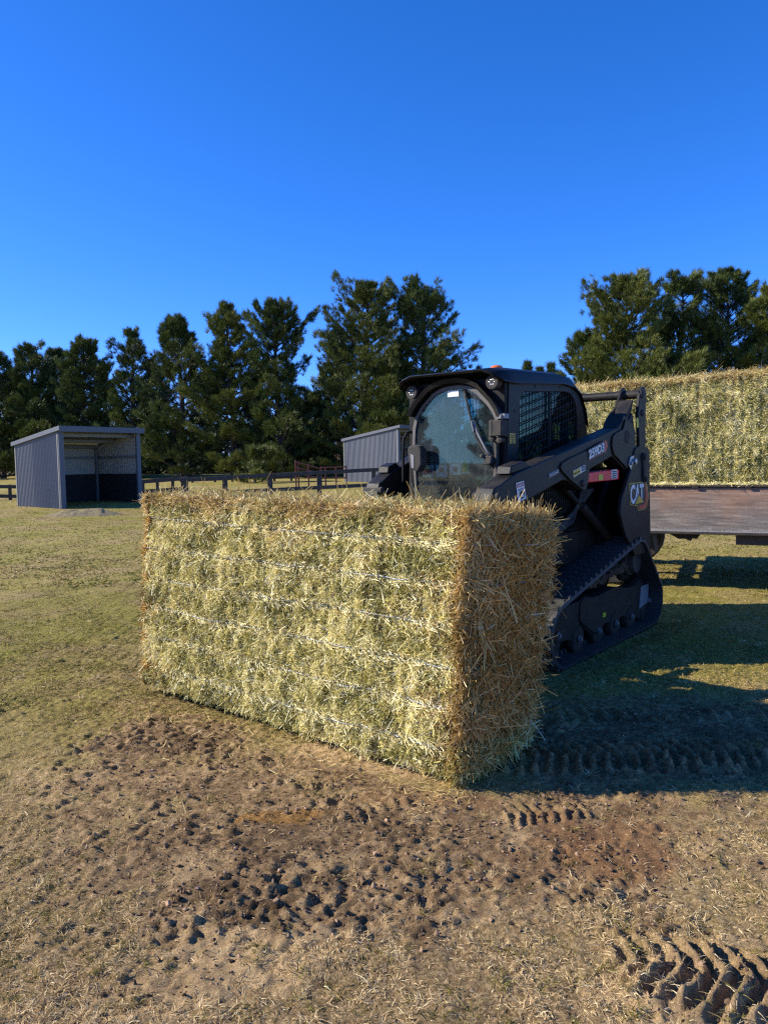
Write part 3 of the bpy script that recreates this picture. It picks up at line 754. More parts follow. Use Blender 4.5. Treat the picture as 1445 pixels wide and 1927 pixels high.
# ---- cab
side_out = [(.715, 1.0), (.66, 1.985), (-.18, 2.045), (-.34, 2.02), (-.46, 1.95), (-.54, 1.86), (-.60, 1.74), (-.66, 1.58), (-.70, 1.40), (-.72, 1.0)]
side_in = [(.565, 1.16), (.55, 1.343), (.514, 1.826), (.50, 1.87), (.47, 1.905), (.43, 1.92), (-.22, 1.958), (-.31, 1.948), (-.38, 1.91), (-.425, 1.85), (-.445, 1.74), (-.44, 1.30), (-.40, 1.20), (-.30, 1.16)]
YL, YR = .475, mir(.475)
cab = MB(); cab.ring(side_out, side_in, .44, YL); cab = cab.build('cab_frame', M['arm'], ld_, .006)
MB().ring(side_out, side_in, YR, mir(.44)).build('cab_side', M['arm'], ld_, .006)
gl_pts = [(-.301, 1.10), (-.301, 1.187), (-.316, 1.40), (-.319, 1.589), (-.312, 1.68), (-.29, 1.76), (-.23, 1.84), (-.134, 1.922), (-.07, 1.952), (-.008, 1.965), (.10, 1.97), (.19, 1.955), (.25, 1.925), (.348, 1.829), (.385, 1.78), (.411, 1.728), (.415, 1.60), (.402, 1.40), (.390, 1.271), (.385, 1.10)]
front_out = [(YR + .01, 1.0), (YR + .01, 1.97), (YR + .05, 2.01), (.42, 2.01), (.465, 1.97), (.465, 1.0)]
MB().ring(front_out, gl_pts, .655, .70, 'x').build('front_frame', M['black'], ld_, .006)
def grow(pts, g):
    cx, cz = sum(p[0] for p in pts) / len(pts), sum(p[1] for p in pts) / len(pts); out = []
    for p in pts:
        d = math.hypot(p[0] - cx, p[1] - cz); out.append((cx + (p[0] - cx) * (1 + g / d), cz + (p[1] - cz) * (1 + g / d)))
    return out
door = MB(); door.ring(grow(gl_pts, .006), grow(gl_pts, -.020), .702, .722, 'x'); door = door.build('door', M['seal'], ld_, .005)
MB().prism(grow(gl_pts, -.018), .706, .712, 'x').build('windscreen', M['glass'], door)
mb = MB(); hood_o = [(y, z) for y, z in grow(gl_pts, .055) if z > 1.72]; hood_i = [(y, z) for y, z in grow(gl_pts, .022) if z > 1.72]
for i in range(len(hood_o) - 1):
    (ya, za), (yb, zb), (yc, zc), (yd, zd) = hood_o[i], hood_o[i + 1], hood_i[i + 1], hood_i[i]
    mb.hexa([(.69, ya, za), (.69, yb, zb), (.69, yc, zc), (.69, yd, zd), (.775, ya, za), (.775, yb, zb), (.765, yc, zc), (.765, yd, zd)])
mb.build('door_hood', M['black'], ld_)
# roof with folded edges and a front visor
sec = lambda x, z, w, k: [(x, YC - w, z - k), (x, YC - w + .03, z - .012), (x, YC - w + .10, z + .012), (x, YC + w - .10, z + .012), (x, YC + w - .03, z - .012), (x, YC + w, z - k)]
rs = [sec(.84, 2.045, .40, .03), sec(.78, 2.058, .445, .07), sec(.60, 2.072, .45, .09), (sec(-.14, 2.095, .45, .07)), sec(-.34, 2.072, .448, .06), sec(-.48, 2.005, .445, .05), sec(-.57, 1.90, .44, .05), sec(-.635, 1.74, .435, .04)]
mb = MB(); nn = 6; vs = []
for s_ in rs:
    vs += s_ + [(p[0] + (-.012 if i_ else 0), p[1], p[2] - .016) for i_, p in enumerate(s_)]
fs = []
for i in range(len(rs) - 1):
    a, c_ = i * 12, (i + 1) * 12
    for k in range(5):
        fs.append((a + k, a + k + 1, c_ + k + 1, c_ + k)); fs.append((a + 6 + k, c_ + 6 + k, c_ + 7 + k, a + 7 + k))
    fs.append((a, c_, c_ + 6, a + 6)); fs.append((a + 5, a + 11, c_ + 11, c_ + 5))
for k in range(5):
    fs.append((k, 6 + k, 7 + k, k + 1)); e_ = (len(rs) - 1) * 12; fs.append((e_ + k, e_ + k + 1, e_ + 7 + k, e_ + 6 + k))
mb.add(vs, fs); mb.build('roof', M['black'], ld_, .004)
bcn = MB().lathe((.60, .34, 2.055), 'z', [(0, .055), (.012, .055), (.014, .048)], 24).build('beacon', M['black'], ld_)
MB().lathe((.60, .34, 2.069), 'z', [(0, .046), (.022, .045), (.032, .036), (.038, .015), (.039, 0)], 24).build('beacon_lens', M['amber'], bcn)
def lamp(y, z, x=.72):
    o_ = MB().lathe((x, y, z), 'x', [(-.07, .02), (-.05, .040), (.035, .048), (.055, .050), (.058, .045), (.05, .040), (.045, .038)], 28).build('work_lamp', M['tyre'], ld_)
    q_ = MB().lathe((x, y, z), 'x', [(.046, .0385), (.052, .034), (.054, .001)], 28)
    for k in range(6):
        a_ = k * PI / 3; q_.lathe((x + .050, y + .019 * math.cos(a_), z + .019 * math.sin(a_)), 'x', [(0, .008), (.006, .007), (.009, .001)], 8)
    q_.build('lens', M['lens'], o_)
    MB().box(x - .07, x - .02, y - .012, y + .012, z, 2.05).build('bracket', M['black'], o_)
lamp(-.285, 1.945); lamp(.405, 1.972)
for k in range(2):
    x_, z_ = on_side(969.5 + k * 7, 719.5, YL)
    o_ = MB().lathe((x_, YL + .002, z_), 'y', [(0, .016), (.010, .015), (.012, .012)], 16).build('side_lamp', M['tyre'], ld_)
    MB().lathe((x_, YL + .0145, z_), 'y', [(0, .011), (.006, .008), (.007, .001)], 16).build('lens', M['decal_grey'], o_)
# window bars and side glass
def side_window(yg, yb):   # guard bars outside the pane
    MB().prism(grow(side_in, .012), yg, yg + .005).build('side_window', M['glass_side'], ld_)
    mb = MB()
    for i in range(20):
        x = .545 - i * .050; mb.tube([(x, yb, 1.10), (x, yb, 1.965)], 0.0042, 6)
    for i in range(18):
        z = .98 + i * .062
        a_, c_ = (.56, z), (-.45, z + .24); 
        if z + .24 > 1.965: c_ = (.56 - (1.965 - z) / .24 * 1.01, 1.965)
        if z < 1.96: mb.tube([(a_[0], yb + .004, a_[1]), (c_[0], yb + .004, c_[1])], 0.0042, 6)
    mb.tube([(.02, yb - .004, 1.10), (.02, yb - .004, 1.965)], .010, 8)
    mb.build('window_guard', M['black'], ld_)
side_window(.442, .462); side_window(mir(.447), mir(.462))
# rear of the cab
mb = MB(); mb.ring([(YR + .02, 1.0), (YR + .02, 1.86), (.455, 1.86), (.455, 1.0)], [(YR + .09, 1.45), (YR + .09, 1.78), (.39, 1.78), (.39, 1.45)], -.60, -.57, 'x'); mb.build('cab_back', M['black'], ld_, .004)
MB().prism([(YR + .08, 1.44), (YR + .08, 1.79), (.40, 1.79), (.40, 1.44)], -.59, -.584, 'x').build('rear_window', M['glass_side'], ld_)
# interior
mb = MB(); mb.box(-.55, .66, YR + .03, .44, 1.0, 1.04); mb.build('cab_floor', M['black'], ld_)
seat = MB(); seat.prism([(.12, 1.22), (.12, 1.30), (.05, 1.33), (-.30, 1.30), (-.34, 1.22)], YC - .22, YC + .22); seat = seat.build('seat', M['seat'], ld_, .03, seg=3)
MB().prism([(-.26, 1.30), (-.36, 1.72), (-.40, 1.76), (-.44, 1.74), (-.40, 1.30)], YC - .20, YC + .20).build('backrest', M['seat'], seat, .03, seg=3)
for s_ in (1, -1):
    y = YC + s_ * .27
    o_ = MB(); o_.box(-.25, .18, y - .04, y + .04, 1.38, 1.43); o_ = o_.build('armrest', M['seat'], ld_, .012)
    mb = MB(); mb.tube([(.14, y, 1.43), (.17, y, 1.50)], .014, 10); mb.lathe((.175, y, 1.49), 'z', [(0, .02), (.03, .028), (.07, .024), (.10, .016), (.105, .002)], 16); mb.build('joystick', M['tyre'], o_)
    MB().lathe((.19, y + .004, 1.585), 'x', [(0, .012), (.012, .010), (.014, .001)], 12).build('knob', M['white'], o_)
mb = MB(); mb.tube([(-.28, mir(.40), 1.62), (.05, mir(.36), 1.60), (.12, mir(.30), 1.56), (.12, .20, 1.56), (.05, .30, 1.60), (-.28, .34, 1.62)], .015, 10); mb.build('lap_bar', M['decal_grey'], ld_)
mb = MB()
for y, z, w_, h_ in ((-.20, 1.36, .10, .09), (-.08, 1.36, .10, .09), (.04, 1.37, .10, .08), (.13, 1.385, .06, .09)): mb.box(.690, .694, y - w_ / 2, y + w_ / 2, z - h_ / 2, z + h_ / 2)
mb.build('warning_card', M['white'], door)
mb = MB()
for y in (-.235, -.215, -.19, -.165): mb.box(.6945, .6975, y - .008, y + .008, 1.335, 1.375)
for y in (-.20,): mb.box(.6985, .700, y - .045, y + .045, 1.335, 1.342)
mb.build('red_print', M['red'], door)
mb = MB(); mb.box(.6945, .6975, .105, .155, 1.35, 1.425); mb.build('yellow_print', M['yellow'], door)
MB().box(.6945, .6975, .03, .06, 1.35, 1.39).build('black_print', M['print'], door); MB().box(.6945, .6975, -.10, -.06, 1.35, 1.38).build('black_print', M['print'], door)
y0_, z0_ = on_front(844, 736, .70); y1_, z1_ = on_front(865, 746, .70)
MB().box(.713, .715, y0_, y1_, z1_, z0_).build('inspection_sticker', M['white'], door)

# wiper, hinge, handles, mirror
def fpt(px, py, x): y, z = on_front(px, py, x); return (x, y, z)
mb = MB(); mb.tube([fpt(873.5, 736, .73), fpt(880, 765, .735), fpt(886.5, 790, .74), fpt(895, 822, .745), fpt(908, 845, .75), fpt(921, 860, .745)], .008, 8); mb.build('wiper_arm', M['tyre'], ld_)
mb = MB(); mb.tube([fpt(889, 791, .735), fpt(897, 812, .74), fpt(909, 836, .742), fpt(924, 866, .74)], .009, 8); mb.tube([fpt(886.5, 792, .752), fpt(891, 812, .752)], .006, 8); mb.build('wiper_link', M['decal_grey'], ld_)
y_, z_ = on_front(872.5, 736, .735); 
mb = MB(); p_, q_ = fpt(873, 735, .722), fpt(888, 792, .722); mb.tube([p_, q_], .007, 6); mb.build('wiper_blade', M['tyre'], ld_)
mb = MB(); y_, z_ = on_front(922, 866, .74); mb.box(.716, .775, y_ - .035, y_ + .03, z_ - .03, z_ + .03); mb.cyl((.745, y_ - .045, z_ + .03), 'x', .014, 0, .045, 14); mb.cyl((.745, y_ + .02, z_ - .01), 'x', .018, 0, .045, 14); mb.build('wiper_motor', M['tyre'], ld_, .006)
y_, z_ = on_front(939, 806, .75)
mb = MB(); mb.box(.70, .80, y_ - .035, y_ + .045, z_ - .055, z_ + .055); mb.lathe((.775, y_ - .035, z_ - .06), 'z', [(0, .02), (.01, .028), (.11, .028), (.12, .02)], 18); mb.build('hinge_block', M['tyre'], ld_, .008)
mb = MB(); mb.box(.70, .76, y_ - .01, y_ + .05, z_ + .065, z_ + .10); mb.cyl((.76, y_ + .02, z_ + .085), 'x', .012, 0, .012, 12); mb.build('hinge_plate', M['decal_grey'], ld_, .003)
for px_, py_ in ((927, 825), (941, 828)):
    y_, z_ = on_front(px_, py_, .76); MB().lathe((.715, y_, z_), 'x', [(0, .012), (.03, .012), (.035, .022), (.065, .022), (.07, .012), (.071, .001)], 16).build('latch_knob', M['tyre'], ld_)
mb = MB(); mb.tube([fpt(934, 830, .735), fpt(935, 905, .735)], .016, 10); mb.build('door_post', M['tyre'], ld_)
mb = MB(); mb.tube([fpt(773, 812, .70), fpt(765, 816, .74), fpt(759.5, 825, .75), fpt(758.5, 860, .75), fpt(758.5, 905, .75)], .010, 10); mb.build('grab_handle', M['black'], ld_)
y_, z_ = on_front(792, 862, .76); 
mirr = MB(); mirr.prism([(y_ - .075, z_ + .06), (y_ - .072, z_ + .085), (y_ - .03, z_ + .10), (y_ + .025, z_ + .09), (y_ + .055, z_ + .06), (y_ + .055, z_ - .05), (y_ + .02, z_ - .105), (y_ - .03, z_ - .09), (y_ - .062, z_ - .05)], .75, .83, 'x'); mirr = mirr.build('mirror', M['tyre'], ld_, .015, seg=3)
MB().prism([(y_ - .045, z_ + .035), (y_ - .012, z_ + .02), (y_ - .014, z_ - .075), (y_ - .035, z_ - .07)], .831, .834, 'x').build('mirror_glass', M['decal_grey'], mirr)
MB().tube([(.70, y_ - .06, z_), (.76, y_ - .05, z_)], .010, 8).build('mirror_arm', M['black'], ld_)

# ---- lift arms
def arm(ya, yb, near=True):
    """ya inner face, yb outer face (ya < yb for the left arm)"""
    s_ = 1 if near else -1
    def Y(v): return v if near else mir(v)
    FX = lambda x: x if (near or x < 0) else x * .585
    def PR(mb, pts, a, b): return mb.prism([(FX(p[0]), p[1]) for p in pts], min(Y(a), Y(b)), max(Y(a), Y(b)))
    top = [(1.45, 1.20), (1.41, 1.27), (1.34, 1.285), (1.16, 1.348), (.489, 1.480), (-.35, 1.645), (-.50, 1.675)]
    rear = [(-.56, 1.72), (-.60, 1.78), (-.72, 1.74), (-.80, 1.80), (-.845, 1.64), (-.83, 1.50), (-.76, 1.40), (-.68, 1.335), (-.62, 1.34), (-.38, 1.445)]
    bot = [(.11, 1.335), (.10, 1.27), (.135, 1.205), (.19, 1.20), (.40, 1.275), (.49, 1.285), (1.03, 1.165), (1.22, 1.06), (1.30, .90), (1.34, .62), (1.50, .62), (1.52, .80)]
    mb = MB(); PR(mb, top + rear + bot, ya + .004, yb - .004); o_ = mb.build('lift_arm' , M['arm'], ld_, .010, seg=3)
    # gusset plates laid on the outer face
    mb = MB()
    PR(mb, [(.555, 1.375), (.53, 1.405), (.40, 1.44), (.12, 1.49), (.07, 1.38), (.095, 1.27), (.14, 1.205), (.19, 1.205), (.40, 1.285), (.52, 1.345)], yb, yb + .010)
    mb.build('gusset', M['arm'], o_, .004); mb = MB()
    PR(mb, [(-.36, 1.60), (-.42, 1.625), (-.56, 1.66), (-.62, 1.74), (-.74, 1.72), (-.835, 1.64), (-.82, 1.50), (-.70, 1.345), (-.64, 1.35), (-.38, 1.46), (-.34, 1.53)], yb, yb + .010)
    mb.build('gusset', M['arm'], o_, .004)
    # tower: outer and inner link plates with a light filler plate between them
    mb = MB(); PR(mb, [(-.985, 1.42), (-1.035, 1.50), (-1.04, 1.97), (-1.02, 2.005), (-.985, 2.02), (-.945, 2.005), (-.90, 1.94), (-.865, 1.80), (-.885, 1.62), (-.90, 1.44)], yb - .010, yb + .018); mb.build('link_plate', M['arm'], ld_, .006)
    mb = MB(); PR(mb, [(-.56, 1.70), (-.62, 1.76), (-.80, 1.86), (-.90, 2.0), (-.94, 2.02), (-.98, 2.01), (-1.0, 1.97), (-.98, 1.72), (-.84, 1.62), (-.60, 1.64)], ya - .016, ya + .008); mb.build('link_plate', M['arm'], ld_, .006)
    mb = MB(); PR(mb, [(-.48, 1.675), (-.62, 1.735), (-.72, 1.80), (-.82, 1.905), (-.835, 1.895), (-.78, 1.80), (-.66, 1.70), (-.52, 1.655)], ya + .010, yb - .012); mb.build('tower_plate', M['dirty'], ld_, .004)
    # bolts and bosses
    bo = MB()
    def boss(x, z, r, h=.018, ax_y=yb + .010):
        x = FX(x)
        a_, c_ = Y(ax_y), Y(ax_y + h); MB().lathe((x, 0, z), 'y', [(a_, r), (c_ - s_ * .003, r * .95), (c_, r * .6)], 18).build('pivot_boss', M['tyre'], o_, .002)
    boss(.20, 1.255, .026); boss(-.64, 1.60, .055, .006); boss(-.945, 1.955, .035, .012, yb + .018); boss(-.95, 1.80, .03, .012, yb + .018)
    bo = MB(); cx_, cz_ = -.725, 1.395
    PR(bo, [(cx_ + .07, cz_ - .02), (cx_ + .035, cz_ + .045), (cx_ - .04, cz_ + .055), (cx_ - .07, cz_ + .01), (cx_ - .05, cz_ - .045), (cx_ + .03, cz_ - .06)], yb + .012, yb + .022)
    bo.lathe((cx_ - .03, 0, cz_ + .005), 'y', [(Y(yb + .022), .028), (Y(yb + .045), .026), (Y(yb + .048), .01)], 6); bo.lathe((cx_ + .03, 0, cz_ - .01), 'y', [(Y(yb + .022), .016), (Y(yb + .035), .015), (Y(yb + .037), .006)], 6)
    bo.build('pivot_bolt', M['steel'], o_, .002)
    # front stop block and coupler pin
    mb = MB(); PR(mb, [(1.20, 1.345), (1.18, 1.395), (1.02, 1.425), (.95, 1.40), (.93, 1.388)], ya + .02, yb - .02); mb.build('stop_block', M['arm'], o_, .006)
    mb = MB(); mb.lathe((FX(1.40), 0, 1.215), 'y', [(Y(ya - .02), .026), (Y(yb + .02), .026), (Y(yb + .026), .014)], 20); mb.build('coupler_pin', M['tyre'], o_, .003)
    # lift cylinder
    mb = MB(); yy = Y(.60); mb.tube([(.15, yy, 1.26), (-.30, yy, 1.02)], .022, 14); mb.tube([(-.22, yy, 1.064), (-.88, yy, .70)], .040, 18); mb.build('lift_cylinder', M['dirty'], ld_)
    return o_
arm_l = arm(.66, .80, True)
arm_r = arm(.66, .80, False)
MB().tube([(-.945, mir(.80), 1.955), (-.945, .80, 1.955)], .036, 20).build('cross_tube', M['arm'], ld_)
# rear uprights
for near in (True, False):
    Y = (lambda v: v) if near else mir
    mb = MB(); mb.prism([(-.80, 1.505), (-.865, 1.525), (-1.09, 1.515), (-1.115, 1.49), (-1.165, .62), (-.80, .62), (-.60, .80), (-.53, .90), (-.475, .99), (-.50, 1.10), (-.70, 1.34), (-.775, 1.48)], min(Y(.79), Y(.822)), max(Y(.79), Y(.822)))
    up = mb.build('rear_upright', M['arm'], ld_, .006)
    mb = MB(); mb.prism([(-1.12, 1.50), (-1.165, .62), (-1.12, .62), (-1.08, 1.50)], min(Y(.46), Y(.789)), max(Y(.46), Y(.789))); mb.prism([(-.86, 1.3), (-.55, .95), (-.62, .62), (-.80, .62), (-1.10, 1.3)], min(Y(.56), Y(.60)), max(Y(.56), Y(.60)))
    mb.build('upright_web', M['black'], up, .004)
    mb = MB(); mb.prism([(-.99, 1.445), (-.975, 1.47), (-.945, 1.47), (-.93, 1.445), (-.945, 1.28), (-.965, 1.22), (-1.0, 1.22), (-1.01, 1.25)], min(Y(.823), Y(.838)), max(Y(.823), Y(.838)))
    mb.cyl((-.958, 0, 1.435), 'y', .022, min(Y(.838), Y(.850)), max(Y(.838), Y(.850))); mb.cyl((-.985, 0, 1.25), 'y', .018, min(Y(.838), Y(.850)), max(Y(.838), Y(.850)))
    mb.build('pin_lock', M['tyre'], up, .003)
# red arm brace on the near side
def spt(px, py, y): x, z = on_side(px, py, y); return (x, z)
mb = MB(); mb.prism([spt(1103, 890, .765), spt(1163, 882.5, .765), spt(1164.5, 886, .765), spt(1164.5, 901, .765), spt(1161, 903, .765), spt(1104, 908.5, .765)], .69, .765); brace = mb.build('arm_brace', M['red'], ld_, .006)
# ---- labels and lettering on the side
def decal(pts, y, m_, name='decal', parent=ld_, th=.0015):
    return MB().prism(pts, y, y + th).build(name, m_, parent, smooth=False)
def lettering(txt, px0, py0, px1, py1, hpx, y, m_, parent, off=.0, name='lettering', squash=None):
    """text running from pixel (px0,py0) to (px1,py1) along its base line on the machine's side plane y"""
    a_ = np.array(on_side(px0, py0, y)); c_ = np.array(on_side(px1, py1, y)); t_ = np.array(on_side(px0, py0 - hpx, y))
    cu = bpy.data.curves.new(name, 'FONT'); cu.body = txt; cu.size = 1.0; cu.offset = off; cu.extrude = .02; cu.resolution_u = 3
    o_ = bpy.data.objects.new(name, cu); COL.objects.link(o_); bpy.context.view_layer.update()
    xs = [v[0] for v in o_.bound_box]; ys = [v[1] for v in o_.bound_box]; wd_, ht = max(xs) - min(xs), max(ys) - max(min(ys), 0)
    X = np.array([c_[0] - a_[0], 0, c_[1] - a_[1]]) / wd_; Yv = np.array([t_[0] - a_[0], 0, t_[1] - a_[1]]) / ht; Z = np.array([0, .05, 0])
    P0_ = np.array([a_[0], y, a_[1]]) - X * min(xs)
    me = bpy.data.meshes.new_from_object(o_); bpy.data.objects.remove(o_)
    me.transform(Matrix([[X[0], Yv[0], Z[0], P0_[0]], [X[1], Yv[1], Z[1], P0_[1]], [X[2], Yv[2], Z[2], P0_[2]], [0, 0, 0, 1]]))
    me.materials.clear(); me.materials.append(m_)
    o_ = bpy.data.objects.new(name, me); COL.objects.link(o_); o_.parent = parent; return o_
ys = .811
# model number: pale outline shape, red hexagon end, black backing, white figures
def S2(y, *pp): return [spt(a_, b_, y) for a_, b_ in pp]
decal(S2(ys, (1106.5, 847), (1137, 829.5), (1140.5, 829), (1142.5, 840), (1139, 850.5), (1108, 866)), ys, M['decal_red'], 'model_decal', arm_l)
decal(S2(ys + .002, (1106, 846.5), (1136.5, 829), (1138.5, 840), (1136.5, 851), (1107, 865.5)), ys + .002, M['print'], 'decal_back', arm_l)
lettering('259D3', 1107.5, 863.5, 1136.5, 848, 16.5, ys + .004, M['white'], arm_l, .035)
decal(S2(ys, (1077, 886.5), (1099.5, 874.5), (1100.3, 885.5), (1078.3, 898.5)), ys + .001, M['white'], 'dealer_label', arm_l)
decal(S2(ys + .003, (1078, 887.3), (1091, 880.2), (1091.8, 889.6), (1079, 897.2)), ys + .003, M['yellow'], 'label_yellow', arm_l)
decal(S2(ys + .003, (1093.5, 879), (1099, 876), (1099.6, 884.4), (1094, 887.6)), ys + .003, M['print'], 'label_black', arm_l)
lettering('William Adams', 1080.2, 893.6, 1090.6, 887.7, 3.0, ys + .005, M['print'], arm_l, .01)
lettering('CAT', 1094.4, 884.5, 1098.8, 882, 3.4, ys + .005, M['white'], arm_l, .02)
yq = .7985
decal(S2(yq, (1031.5, 892.5), (1049.5, 883), (1050.5, 889.5), (1032.2, 899.5)), yq, M['white'], 'name_plate', arm_l)
decal(S2(yq + .002, (1032.1, 893), (1049, 884), (1049.8, 889.2), (1032.8, 898.6)), yq + .002, M['print'], 'plate_back', arm_l)
lettering('Twin Demma', 1033.6, 896.6, 1048.9, 888.6, 3.2, yq + .004, M['white'], arm_l, .01)
decal(S2(yq, (970, 909.5), (984.5, 904.5), (989.5, 938), (974.5, 944.5)), yq, M['white'], 'warning_label', arm_l)
decal(S2(yq + .002, (971.6, 911.5), (984, 907.3), (985, 913.5), (972.6, 918)), yq + .002, M['decal_red'], 'label_red', arm_l)
lettering('WARNING', 972.7, 916.5, 984, 912.6, 3.4, yq + .004, M['white'], arm_l, .01)
mb = MB()
for a_, b_ in (((973.8, 921.5), (985, 917.5)), ((974.2, 923.3), (983, 920.2))): 
    (xa, za), (xb, zb) = spt(*a_, yq), spt(*b_, yq); mb.prism([(xa, za), (xb, zb), (xb, zb - .003), (xa, za - .003)], yq + .002, yq + .0035)
c_ = spt(981.5, 931, yq)
mb.prism([(c_[0] + .035 * math.cos(k) , c_[1] + .026 * math.sin(k)) for k in np.linspace(0, 2 * PI, 14)[:-1]], yq + .002, yq + .0035)
(xa, za) = spt(975, 927, yq); mb.prism([(xa, za), (xa - .04, za + .004), (xa - .04, za - .008), (xa - .008, za - .004)], yq + .002, yq + .0035)
mb.build('pictogram', M['print'], arm_l, smooth=False)
decal([(c_[0] + .017 * math.cos(k), c_[1] - .004 + .012 * math.sin(k)) for k in np.linspace(0, 2 * PI, 12)[:-1]], yq + .004, M['white'], 'pictogram_eye', arm_l)
# yellow caution label on the cab side
decal(S2(YL, (958, 815.3), (968.3, 815.8), (968.7, 834.8), (958.6, 835.2)), YL + .001, M['yellow'], 'caution_label', cab)
mb = MB()
for k in range(5):
    (xa, za), (xb, zb) = spt(959.6 + (k > 1) * 1.5, 818 + k * 3.7, YL), spt(967.2 - (k > 1) * 1.5, 818.1 + k * 3.7, YL); mb.prism([(xa, za), (xb, zb), (xb, zb - .007), (xa, za - .007)], YL + .003, YL + .0045)
mb.build('caution_print', M['print'], cab, smooth=False)
mb = MB()
for px_, py_ in ((1007, 727), (1053, 728.5), (1067, 724), (968.5, 773.5), (964.5, 867), (1078, 740)):
    x_, z_ = spt(px_, py_, YL); MB().cyl((x_, YL, z_), 'y', .008, 0, .005, 10).build('panel_bolt', M['tyre'], cab)
# labels on the brace
yb_ = .7655
decal(S2(yb_, (1149.5, 884.5), (1160, 883), (1160.5, 900.5), (1150, 902)), yb_, M['white'], 'brace_label', brace)
mb = MB()
for k in range(4):
    (xa, za), (xb, zb) = spt(1151, 886.5 + k * 4, yb_), spt(1158.8, 885.5 + k * 4, yb_); mb.prism([(xa, za), (xb, zb), (xb, zb - .010), (xa, za - .010)], yb_ + .002, yb_ + .0035)
mb.build('brace_print', M['print'], brace, smooth=False)
decal(S2(yb_, (1125.5, 893.5), (1133.5, 892.5), (1133.8, 903.3), (1125.8, 904)), yb_, M['lime'], 'brace_tag', brace)
# maker's mark on the upright
yu = .823
decal(S2(yu, (1183.2, 910), (1212, 906.4), (1216.5, 911.5), (1219.8, 932.5), (1215.5, 955.5), (1211, 959), (1200.5, 961), (1197.5, 951.5), (1184.8, 950.5)), yu, M['yellow'], 'maker_badge', up if False else ld_)
decal(S2(yu, (1184.4, 911.2), (1211.5, 907.8), (1215.3, 912.3), (1218.4, 932.5), (1214.4, 954.5), (1210.4, 957.8), (1201.3, 959.5), (1198.5, 950.2), (1186, 949.3)), yu + .002, M['print'], 'badge_back', ld_)
decal(S2(yu, (1212, 909), (1214.4, 913), (1217.2, 932.5), (1213.4, 953.6), (1210, 956.6), (1202, 957.8), (1200.2, 951.5), (1208.5, 949.5), (1212.5, 943), (1213.2, 931)), yu + .004, M['decal_red'], 'badge_red', ld_)
lettering('CAT', 1185.6, 947.5, 1210.5, 943.8, 35.5, yu + .006, M['white'], ld_, .030)
decal(S2(yu, (1190.6, 950.3), (1199, 929.2), (1209.6, 944.6)), yu + .0085, M['print'], 'badge_outline', ld_)  # black printed border round the yellow triangle
decal(S2(yu, (1192, 949.3), (1199.1, 931.7), (1208, 944.3)), yu + .0105, M['yellow'], 'badge_triangle', ld_)
decal(S2(.82, (1196.5, 787.5), (1200.3, 785.5), (1201.5, 803.5), (1197.8, 805.5)), .8185, M['lime'], 'link_tag', ld_)

# ---- front coupler, carriage and forks (behind the bale)
mb = MB(); mb.box(1.40, 1.52, YC - .62, YC + .62, .55, .66); mb.box(1.44, 1.56, YC - .58, YC + .58, .92, 1.0)
for y in (-.5, -.1, .2, .6): mb.box(1.46, 1.54, y - .03, y + .03, .12, .95)
mb.build('quick_coupler', M['black'], ld_, .008)
for y in (-.32, .42):
    mb = MB(); mb.box(1.55, 1.60, y - .05, y + .05, .05, .95); mb.prism([(1.55, .04), (1.55, .085), (2.5, .07), (2.66, .05)], y - .05, y + .05); mb.build('fork', M['dirty'], ld_, .004)
for y in (-.25, .35): MB().tube([(.95, y, .80), (1.44, y, .70)], .03, 14).build('tilt_cylinder', M['steel'], ld_)

# ---- tracks
def hull_path(circs, n=160):
    pts = []
    for (cx, cz, r) in circs:
        for k in range(64): pts.append((cx + r * math.cos(2 * PI * k / 64), cz + r * math.sin(2 * PI * k / 64)))
    pts = sorted(set((round(a_, 5), round(b_, 5)) for a_, b_ in pts))
    def half(ps):
        h_ = []
        for p in ps:
            while len(h_) > 1 and (h_[-1][0] - h_[-2][0]) * (p[1] - h_[-2][1]) - (h_[-1][1] - h_[-2][1]) * (p[0] - h_[-2][0]) <= 0: h_.pop()
            h_.append(p)
        return h_
    hl = half(pts)[:-1] + half(pts[::-1])[:-1]
    P_ = np.array(hl + [hl[0]]); d = np.r_[0, np.cumsum(np.linalg.norm(np.diff(P_, axis=0), axis=1))]
    s_ = np.linspace(0, d[-1], n, endpoint=False); return np.stack([np.interp(s_, d, P_[:, 0]), np.interp(s_, d, P_[:, 1])], 1), d[-1]
